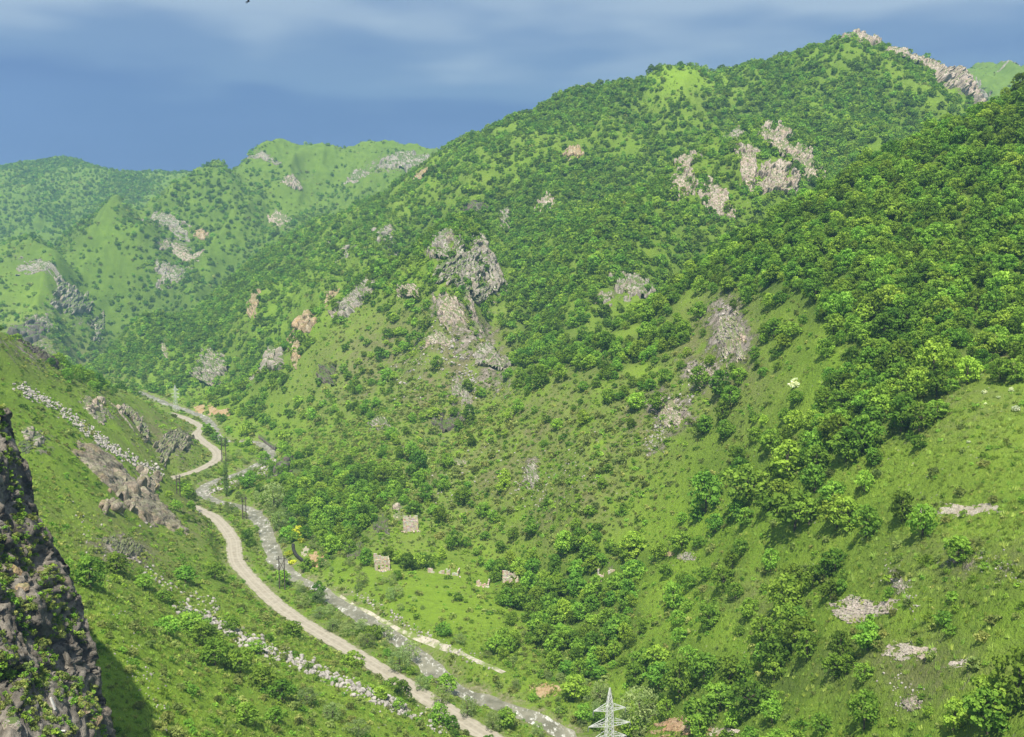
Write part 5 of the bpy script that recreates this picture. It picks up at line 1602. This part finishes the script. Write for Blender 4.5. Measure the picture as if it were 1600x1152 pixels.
def single_out(rows, limit=150):
    """rows: (key, look, px, py) -> {key: label}: names each plant by the closest landmark and its rank on that side of it"""
    bins = {}
    for key, look, px_, py_ in rows:
        best = min(MARKS, key=lambda m: math.hypot(px_ - m[0], (py_ - m[1]) * 1.2) - 0.3 * m[2])
        dx, dy = px_ - best[0], py_ - best[1]
        d = math.hypot(dx, dy)
        if d > limit: continue
        side = ('right of' if dx > 0 else 'left of') if abs(dx) > abs(dy) * 1.2 else ('below' if dy > 0 else 'above')
        bins.setdefault((look, side, best[3]), []).append((d, key))
    out = {}
    for (look, side, mk), L in bins.items():
        L.sort()
        for r_, (d, key) in enumerate(L[:10]):
            out[key] = look + ' ' + side + ' ' + mk + (', ' + WORDS[r_] if len(L) > 1 else '')
    return out

TREE_ROWS = []     # x, y, z, px, py, size, mesh set, index, special label
def plant_tree(x, y, s, setname, idx, label=None):
    z = float(gz(x, y)); px, py = to_px(x, y, z)
    TREE_ROWS.append((x, y, z, float(px), float(py), s, setname, idx, label))

# trees and shrubs that stand clear in the photograph: foot pixel, crown width in pixels
CLEAR = [(927, 1024, 36), (1006, 1048, 34), (1026, 1042, 36), (898, 1094, 38), (1065, 859, 28), (988, 867, 38), (1041, 905, 22), (1079, 922, 20), (1144, 890, 28), (1160, 869, 24), (1130, 922, 36), (1103, 908, 24), (1149, 936, 28), (1072, 957, 24),
         (1170, 967, 28), (1156, 991, 22), (1194, 1041, 34), (1041, 1121, 28), (1093, 1138, 54), (1125, 1111, 44), (1170, 1117, 54), (1093, 856, 20), (1138, 817, 16), (1118, 831, 26), (1217, 789, 34), (1308, 824, 42), (1301, 786, 34),
         (1273, 768, 42), (1350, 769, 30), (1441, 842, 46), (1409, 817, 38), (1497, 880, 42), (1305, 891, 36), (1287, 905, 28), (1270, 919, 32), (1228, 961, 52), (1298, 936, 28), (1245, 985, 34), (1476, 975, 32), (1486, 992, 26), (1521, 1044, 32),
         (1549, 974, 22), (1455, 1030, 22), (1535, 1002, 24), (1214, 1048, 52), (1350, 1065, 32), (1549, 1124, 74), (1590, 1104, 74), (1490, 1140, 44), (1350, 1140, 48), (1252, 1142, 28), (1242, 828, 66), (1200, 803, 38), (1167, 790, 60),
         (1103, 800, 52), (1089, 816, 24), (1322, 830, 46), (1353, 842, 42), (1367, 728, 24), (1125, 622, 32), (1097, 678, 24), (1092, 608, 28), (1322, 720, 52), (1278, 716, 38), (1347, 706, 46), (1042, 728, 14), (1250, 1010, 50), (1190, 1000, 34),
         (1060, 1090, 50), (1100, 1070, 44), (1140, 1075, 46), (1030, 1075, 40), (995, 642, 26), (1110, 575, 24),
         (141, 917, 52), (183, 896, 36), (226, 920, 34), (263, 991, 34), (300, 987, 44), (336, 1040, 52), (376, 1052, 46), (208, 1042, 22), (300, 1085, 22), (364, 1104, 22), (385, 1132, 38), (290, 911, 32), (336, 905, 28), (320, 1010, 44), (410, 1075, 44),
         (440, 1095, 40), (480, 1100, 36), (520, 1122, 34), (430, 1130, 30), (560, 1150, 34), (255, 940, 26), (400, 1020, 26), (360, 985, 22), (640, 1035, 36), (625, 1050, 34), (700, 905, 12), (612, 915, 16), (622, 932, 18), (645, 955, 14), (690, 970, 10), (655, 930, 12), (565, 985, 26),
         (600, 1000, 30), (575, 1010, 26), (545, 995, 24), (520, 985, 26), (500, 965, 26), (475, 950, 24), (690, 1100, 30), (730, 1120, 28), (660, 1080, 22), (770, 1140, 30)]
rng = np.random.default_rng(77)
SHRUB_ROWS = []
NAMED = {(1230, 751): 1}
for (px, py, w) in CLEAR:
    p = hit(px, py)
    if p is None: continue
    wm = w * p[1] / FPX
    if wm > 3.6:
        plant_tree(p[0], p[1], wm / 6.0, 'WILLOW' if (px < 780 and px > 460 and py > 900) else 'TREES', int(rng.integers(2 if (px < 780 and px > 460 and py > 900) else 5)))
    else:
        SHRUB_ROWS.append((p[0], p[1], float(gz(p[0], p[1])), px, py, wm / 2.0, int(rng.integers(4))))
for (px, py, w, st, lab) in [(1464, 657, 32, 'TREES', 'lone small tree on open meadow just below the right forest edge'),
                             (1230, 751, 50, 'LIME', 'tall bright yellow-green tree at the top of the right meadow'),
                             (1305, 700, 40, 'LIME', 'yellow-green tree at the forest edge above the meadow clumps'),
                             (428, 795, 40, 'WILLOW', 'pale spreading willow on the far bank of the river'),
                             (436, 828, 26, 'WILLOW', 'slim grey-green willow between the river and the yellow blossoms'),
                             (1000, 1142, 62, 'WILLOW', 'broad pale willow right behind the near pylon'),
                             (938, 1098, 30, 'WILLOW', 'small rounded pale willow just left of the near pylon top')]:
    p = hit(px, py)
    plant_tree(p[0], p[1], w * p[1] / FPX / 5.6, st, int(rng.integers(2)), lab)

# woods by the map
def grow(spacing, ya, yb, seed, power=1.15):
    X, Y, Z, px, py, dr, dv, dt, r = scatter(spacing, ya, yb, seed)
    d = map_at(TMAP, px, py)
    d = np.where((px > 1000) & (py > 730), d * 0.35, d)
    d = np.clip(d + np.where(Y > 1330, 1.7, 0.9) * d * (1 - d) * 2 * fbm(X / (22 + Y / 60), Y / (22 + Y / 60), octaves=3, seed=seed), 0, 1)
    rv = rib_value(X, Y)
    d = np.clip(d * (1 - 0.62 * smooth(0.12, 0.55, rv)) + 0.25 * d * smooth(0.0, -0.5, rv), 0, 1)
    d = d * (1 - 0.75 * smooth(0.3, 0.8, splat(px, py, ROCKY))) * (1 - 0.9 * smooth(0.35, 0.8, splat(px, py, BRIGHT)))
    d = np.where((dv > 4.8) & (dv < 13) & (Y < 620) & (py < 1150), np.maximum(d, 0.42), d)
    m = (r.random(X.shape) < d ** power) & (dr > 6) & (dv > 4.8) & (dt > 4) & clear_of(X, Y, 1.5) & foot_mask(X, Y)
    return X[m], Y[m], Z[m], px[m], py[m], dv[m], r
X, Y, Z, px, py, dv, r = grow(4.0, 105, 640, 3)
for i in range(len(X)):
    w = dv[i] < 18 and Y[i] < 620 and r.random() < 0.75
    lime = (not w) and r.random() < 0.04
    TREE_ROWS.append((X[i], Y[i], Z[i], px[i], py[i], float(np.clip(r.normal(0.71, 0.23), 0.30, 1.35)) * (0.62 if w else 1.0), 'WILLOW' if w else ('LIME' if lime else 'TREES'), int(r.integers(2 if (w or lime) else 5)), None))
SETS = {'TREES': TREES, 'WILLOW': WILLOW, 'LIME': LIME}
LOOK = {'TREES': 'rounded leafy green tree ', 'WILLOW': 'pale grey-green willow ', 'LIME': 'light yellow-green tree '}

def seen(x, y, z, top):
    return (z + top) / y > float(gsample(GHOR, np.array([x]), np.array([y * 0.985]))[0])
def in_frame(px, py):
    return -10 < px < 1610 and 0 < py < 1185
vis = [(-(q[5] / q[1]) - (9 if q[8] else 0), i) for i, q in enumerate(TREE_ROWS) if in_frame(q[3], q[4]) and seen(q[0], q[1], q[2], 5.0 * q[5])]
vis.sort()
SINGLE = set(i for _, i in vis[:300])
def size_word(wpx):
    return 'large' if wpx > 44 else ('small' if wpx < 26 else 'medium')
NAMES = single_out([(i, size_word(TREE_ROWS[i][5] * 6 * FPX / TREE_ROWS[i][1]) + {'TREES': ' leafy green tree', 'WILLOW': ' grey-green willow', 'LIME': ' yellow-green tree'}[TREE_ROWS[i][6]], TREE_ROWS[i][3], TREE_ROWS[i][4]) for i in SINGLE if not TREE_ROWS[i][8]])
for i in sorted(SINGLE):
    x, y, z, px_, py_, s, st, k, lab = TREE_ROWS[i]
    e = bpy.data.objects.new('willow_tree' if st == 'WILLOW' else 'broadleaf_tree', None); link(e)
    e.empty_display_size = 0.5
    e.location = (x, y, z - 0.15); e.rotation_euler = (0, 0, random.random() * 6.28)
    e.scale = (s * random.uniform(.9, 1.12), s * random.uniform(.9, 1.12), s * random.uniform(.88, 1.15) * (0.72 if px_ < 620 and py_ > 880 and y < 345 else 1.0))
    cm, tm = SETS[st][k]
    link(bpy.data.objects.new('crown', cm), e); mesh_obj('trunk', tm, M_BARK, e)
    reg = region(px_, py_, y)
    grp = {'TREES': 'leafy trees ', 'WILLOW': 'willows ', 'LIME': 'yellow-green trees '}[st] + reg
    if lab: tag(e, lab, 'tree')
    elif i in NAMES: tag(e, NAMES[i], 'tree', grp)
    else: tag(e, LOOK[st] + reg, 'tree', {'TREES': 'leafy trees ', 'WILLOW': 'willows ', 'LIME': 'yellow-green trees '}[st] + reg)
rest = [q for i, q in enumerate(TREE_ROWS) if i not in SINGLE]
OFFS = {'TREES': 0, 'WILLOW': 5, 'LIME': 7}
r = np.random.default_rng(9)
A_ = np.array([(q[0], q[1], q[2] - 0.15, q[5], OFFS[q[6]] + q[7]) for q in rest])
wood = instancer('near_wood', A_[:, 0], A_[:, 1], A_[:, 2], spin(len(A_), r), sizes(len(A_), r, A_[:, 3], 0.1), A_[:, 4].astype(int), H_TREE)
tag(wood, 'dense leafy wood on the near hills and river banks', kind='stuff')
X1, Y1_, Z1, px1, py1, dv1, r = grow(3.7, 640, 1330, 4, 0.9)
X2, Y2_, Z2, px2, py2, dv2, r2 = grow(6.4, 1330, 2650, 5, 0.9)
s1 = np.full(len(X1), 0.70); s2 = np.full(len(X2), 0.76)
XA, YA, ZA, SA = np.concatenate([X1, X2]), np.concatenate([Y1_, Y2_]), np.concatenate([Z1, Z2]), np.concatenate([s1, s2])
fw = instancer('mountain_wood', XA, YA, ZA - 0.4, spin(len(XA), r), sizes(len(XA), r, SA, 0.32), r.integers(0, 5, len(XA)), H_FAR)
tag(fw, 'far green wood covering the mountain slopes', kind='stuff')

# shrubs and low scrub
def bushes(spacing, ya, yb, seed, size, power=1.4):
    X, Y, Z, px, py, dr, dv, dt, r = scatter(spacing, ya, yb, seed)
    d = map_at(SMAP, px, py)
    d = np.clip(d + 0.55 * fbm(X / (9 + Y / 50), Y / (9 + Y / 50), octaves=3, seed=seed), 0, 1)
    d = d * (1 - 0.8 * smooth(0.35, 0.8, splat(px, py, BRIGHT)))
    bankside = (np.minimum(dr, dv) < 13)
    d = np.where(bankside, np.maximum(d, 0.62), d)
    d = np.where((dv < 8) & (dv > 3), np.maximum(d, 0.8), d)
    thick = smooth(0.72, 0.86, map_at(SMAP, px, py))
    m = (r.random(X.shape) < d ** (power * (1 - 0.55 * thick))) & (dr > 3.7) & (dv > 3.6 + 2.6 * r.random(X.shape)) & (dt > 1.7) & clear_of(X, Y, 0.5) & foot_mask(X, Y, 0.6)
    return X[m], Y[m], Z[m], px[m], py[m], size * (1 + 0.35 * thick[m]) * np.clip(r.lognormal(-0.1, 0.42, m.sum()), 0.35, 2.4), r
X, Y, Z, px, py, S_, r = bushes(1.9, 100, 600, 13, 0.66, 1.15)
for i in range(len(X)):
    SHRUB_ROWS.append((X[i], Y[i], Z[i], px[i], py[i], S_[i], int(r.integers(4))))
vis = [(-(q[5] / q[1]), i) for i, q in enumerate(SHRUB_ROWS) if in_frame(q[3], q[4]) and seen(q[0], q[1], q[2], q[5])]
vis.sort()
SB = set(i for _, i in vis[:300])
NAMES = single_out([(i, ('wide' if SHRUB_ROWS[i][5] * 2 * FPX / SHRUB_ROWS[i][1] > 17 else 'small') + (' rounded green shrub' if SHRUB_ROWS[i][6] % 2 == 0 else ' dull olive shrub'), SHRUB_ROWS[i][3], SHRUB_ROWS[i][4]) for i in SB])
for i in sorted(SB):
    x, y, z, px_, py_, s, k = SHRUB_ROWS[i]
    o = link(bpy.data.objects.new('shrub', SHRUBS[k]))
    o.location = (x, y, z - 0.08); o.rotation_euler = (0, 0, random.random() * 6.28); o.scale = (s * random.uniform(.9, 1.15), s * random.uniform(.9, 1.15), s * random.uniform(.85, 1.15))
    reg = region(px_, py_, y)
    look = 'rounded green shrub ' if k % 2 == 0 else 'dull olive shrub '
    tag(o, NAMES.get(i, look + reg), 'shrub', look.replace('shrub', 'shrubs') + reg)
A_ = np.array([(*q[:3], q[5], q[6]) for i, q in enumerate(SHRUB_ROWS) if i not in SB])
X3, Y3, Z3, _, _, S3, r3 = bushes(3.6, 600, 1330, 14, 0.95, 1.0)
X4, Y4, Z4, _, _, S4, r4 = bushes(8.0, 1330, 2300, 15, 1.6, 1.0)
near_n = len(A_)
XA = np.concatenate([A_[:, 0], X3, X4]); YA = np.concatenate([A_[:, 1], Y3, Y4]); ZA = np.concatenate([A_[:, 2], Z3, Z4]) - 0.08
SA = np.concatenate([A_[:, 3], S3, S4])
KI = np.concatenate([A_[:, 4] * 0 + r.integers(0, 4, near_n), r.integers(0, 4, len(X3) + len(X4))]).astype(int)
sc = instancer('scrub', XA, YA, ZA, spin(len(XA), r), sizes(len(XA), r, SA, 0.1), KI, H_LOW)
tag(sc, 'low green and olive scrub scattered over the slopes', kind='stuff')

# grass tussocks on the near slopes
X, Y, Z, px, py, dr, dv, dt, r = scatter(1.15, 105, 330, 21, 0.54)
d = 0.55 + 0.5 * fbm(X / 12, Y / 12, octaves=3, seed=66) - 0.5 * smooth(.3, .8, splat(px, py, ROCKY))
m = (r.random(X.shape) < d) & (dr > 4.0) & (dv > 5.5) & (dt > 1.6) & foot_mask(X, Y, 0.6)
X, Y, Z = X[m], Y[m], Z[m]
gt = instancer('grass', X, Y, Z, spin(len(X), r, 0.2), sizes(len(X), r, np.full(len(X), 1.0), 0.35), r.integers(0, 3, len(X)), H_TUFT)
tag(gt, 'tufted meadow grass on the near slopes', kind='stuff')

# bushes and grass clinging to the near cliff
r = np.random.default_rng(31)
i0 = r.integers(0, CX.shape[0], 9000); j0 = r.integers(0, CX.shape[1], 9000)
nx_ = np.gradient(CZ, axis=1)[i0, j0]
st = CS[i0, j0]; tt_ = CT[i0, j0]
gsel = fbm(CX[i0, j0] / 5, CY[i0, j0] / 5, CZ[i0, j0] / 5, octaves=3, seed=91)
m = (tt_ > 0.02) & (gsel + 0.5 * smooth(0.7, 0.9, st) > 0.02)
xa, ya, za = CX[i0, j0][m], CY[i0, j0][m], CZ[i0, j0][m]
cg = instancer('cliff_scrub', xa, ya, za, spin(len(xa), r, 0.25), sizes(len(xa), r, np.full(len(xa), 0.36), 0.45), r.integers(0, 4, len(xa)), H_LOW)
tag(cg, 'low scrub and weeds clinging to the near cliff', kind='stuff')
A_ = np.array([(p[0], p[1], float(gz(p[0], p[1])) + 0.1 * s, s) for p, s in SMALL])
H_B = [holder('boulder', m_) for m_ in BOULD]
rb = np.random.default_rng(8)
stn = instancer('stones', A_[:, 0], A_[:, 1], A_[:, 2], rb.random((len(A_), 3)) * 6.28, sizes(len(A_), rb, A_[:, 3], 0.15), rb.integers(0, 6, len(A_)), H_B)
tag(stn, 'small pale stones strewn over the slopes and river banks', kind='stuff')
print('PLANTS', len(TREE_ROWS), len(fw.data.vertices), len(sc.data.vertices), len(gt.data.vertices), len(cg.data.vertices))
# ------------------------------------------------------------------ the air
def haze_box():
    x0, x1, y0, y1, z0, z1 = -2300, 2300, -60, 2790, -230, 420
    V = [(x, y, z) for z in (z0, z1) for y in (y0, y1) for x in (x0, x1)]
    F = [(0, 2, 3, 1), (4, 5, 7, 6), (0, 1, 5, 4), (2, 6, 7, 3), (0, 4, 6, 2), (1, 3, 7, 5)]
    me = bpy.data.meshes.new('haze'); me.from_pydata(V, [], F); me.update()
    b = NB('haze_air')
    v = b.n('ShaderNodeVolumePrincipled', i={'Color': (0.28, 0.50, 0.70), 'Density': 0.00014, 'Anisotropy': 0.0})
    b.t.links.new(v.outputs[0], b.out.inputs['Volume'])
    o = mesh_obj('haze', me, b.m)
    tag(o, kind='stuff')
haze_box()
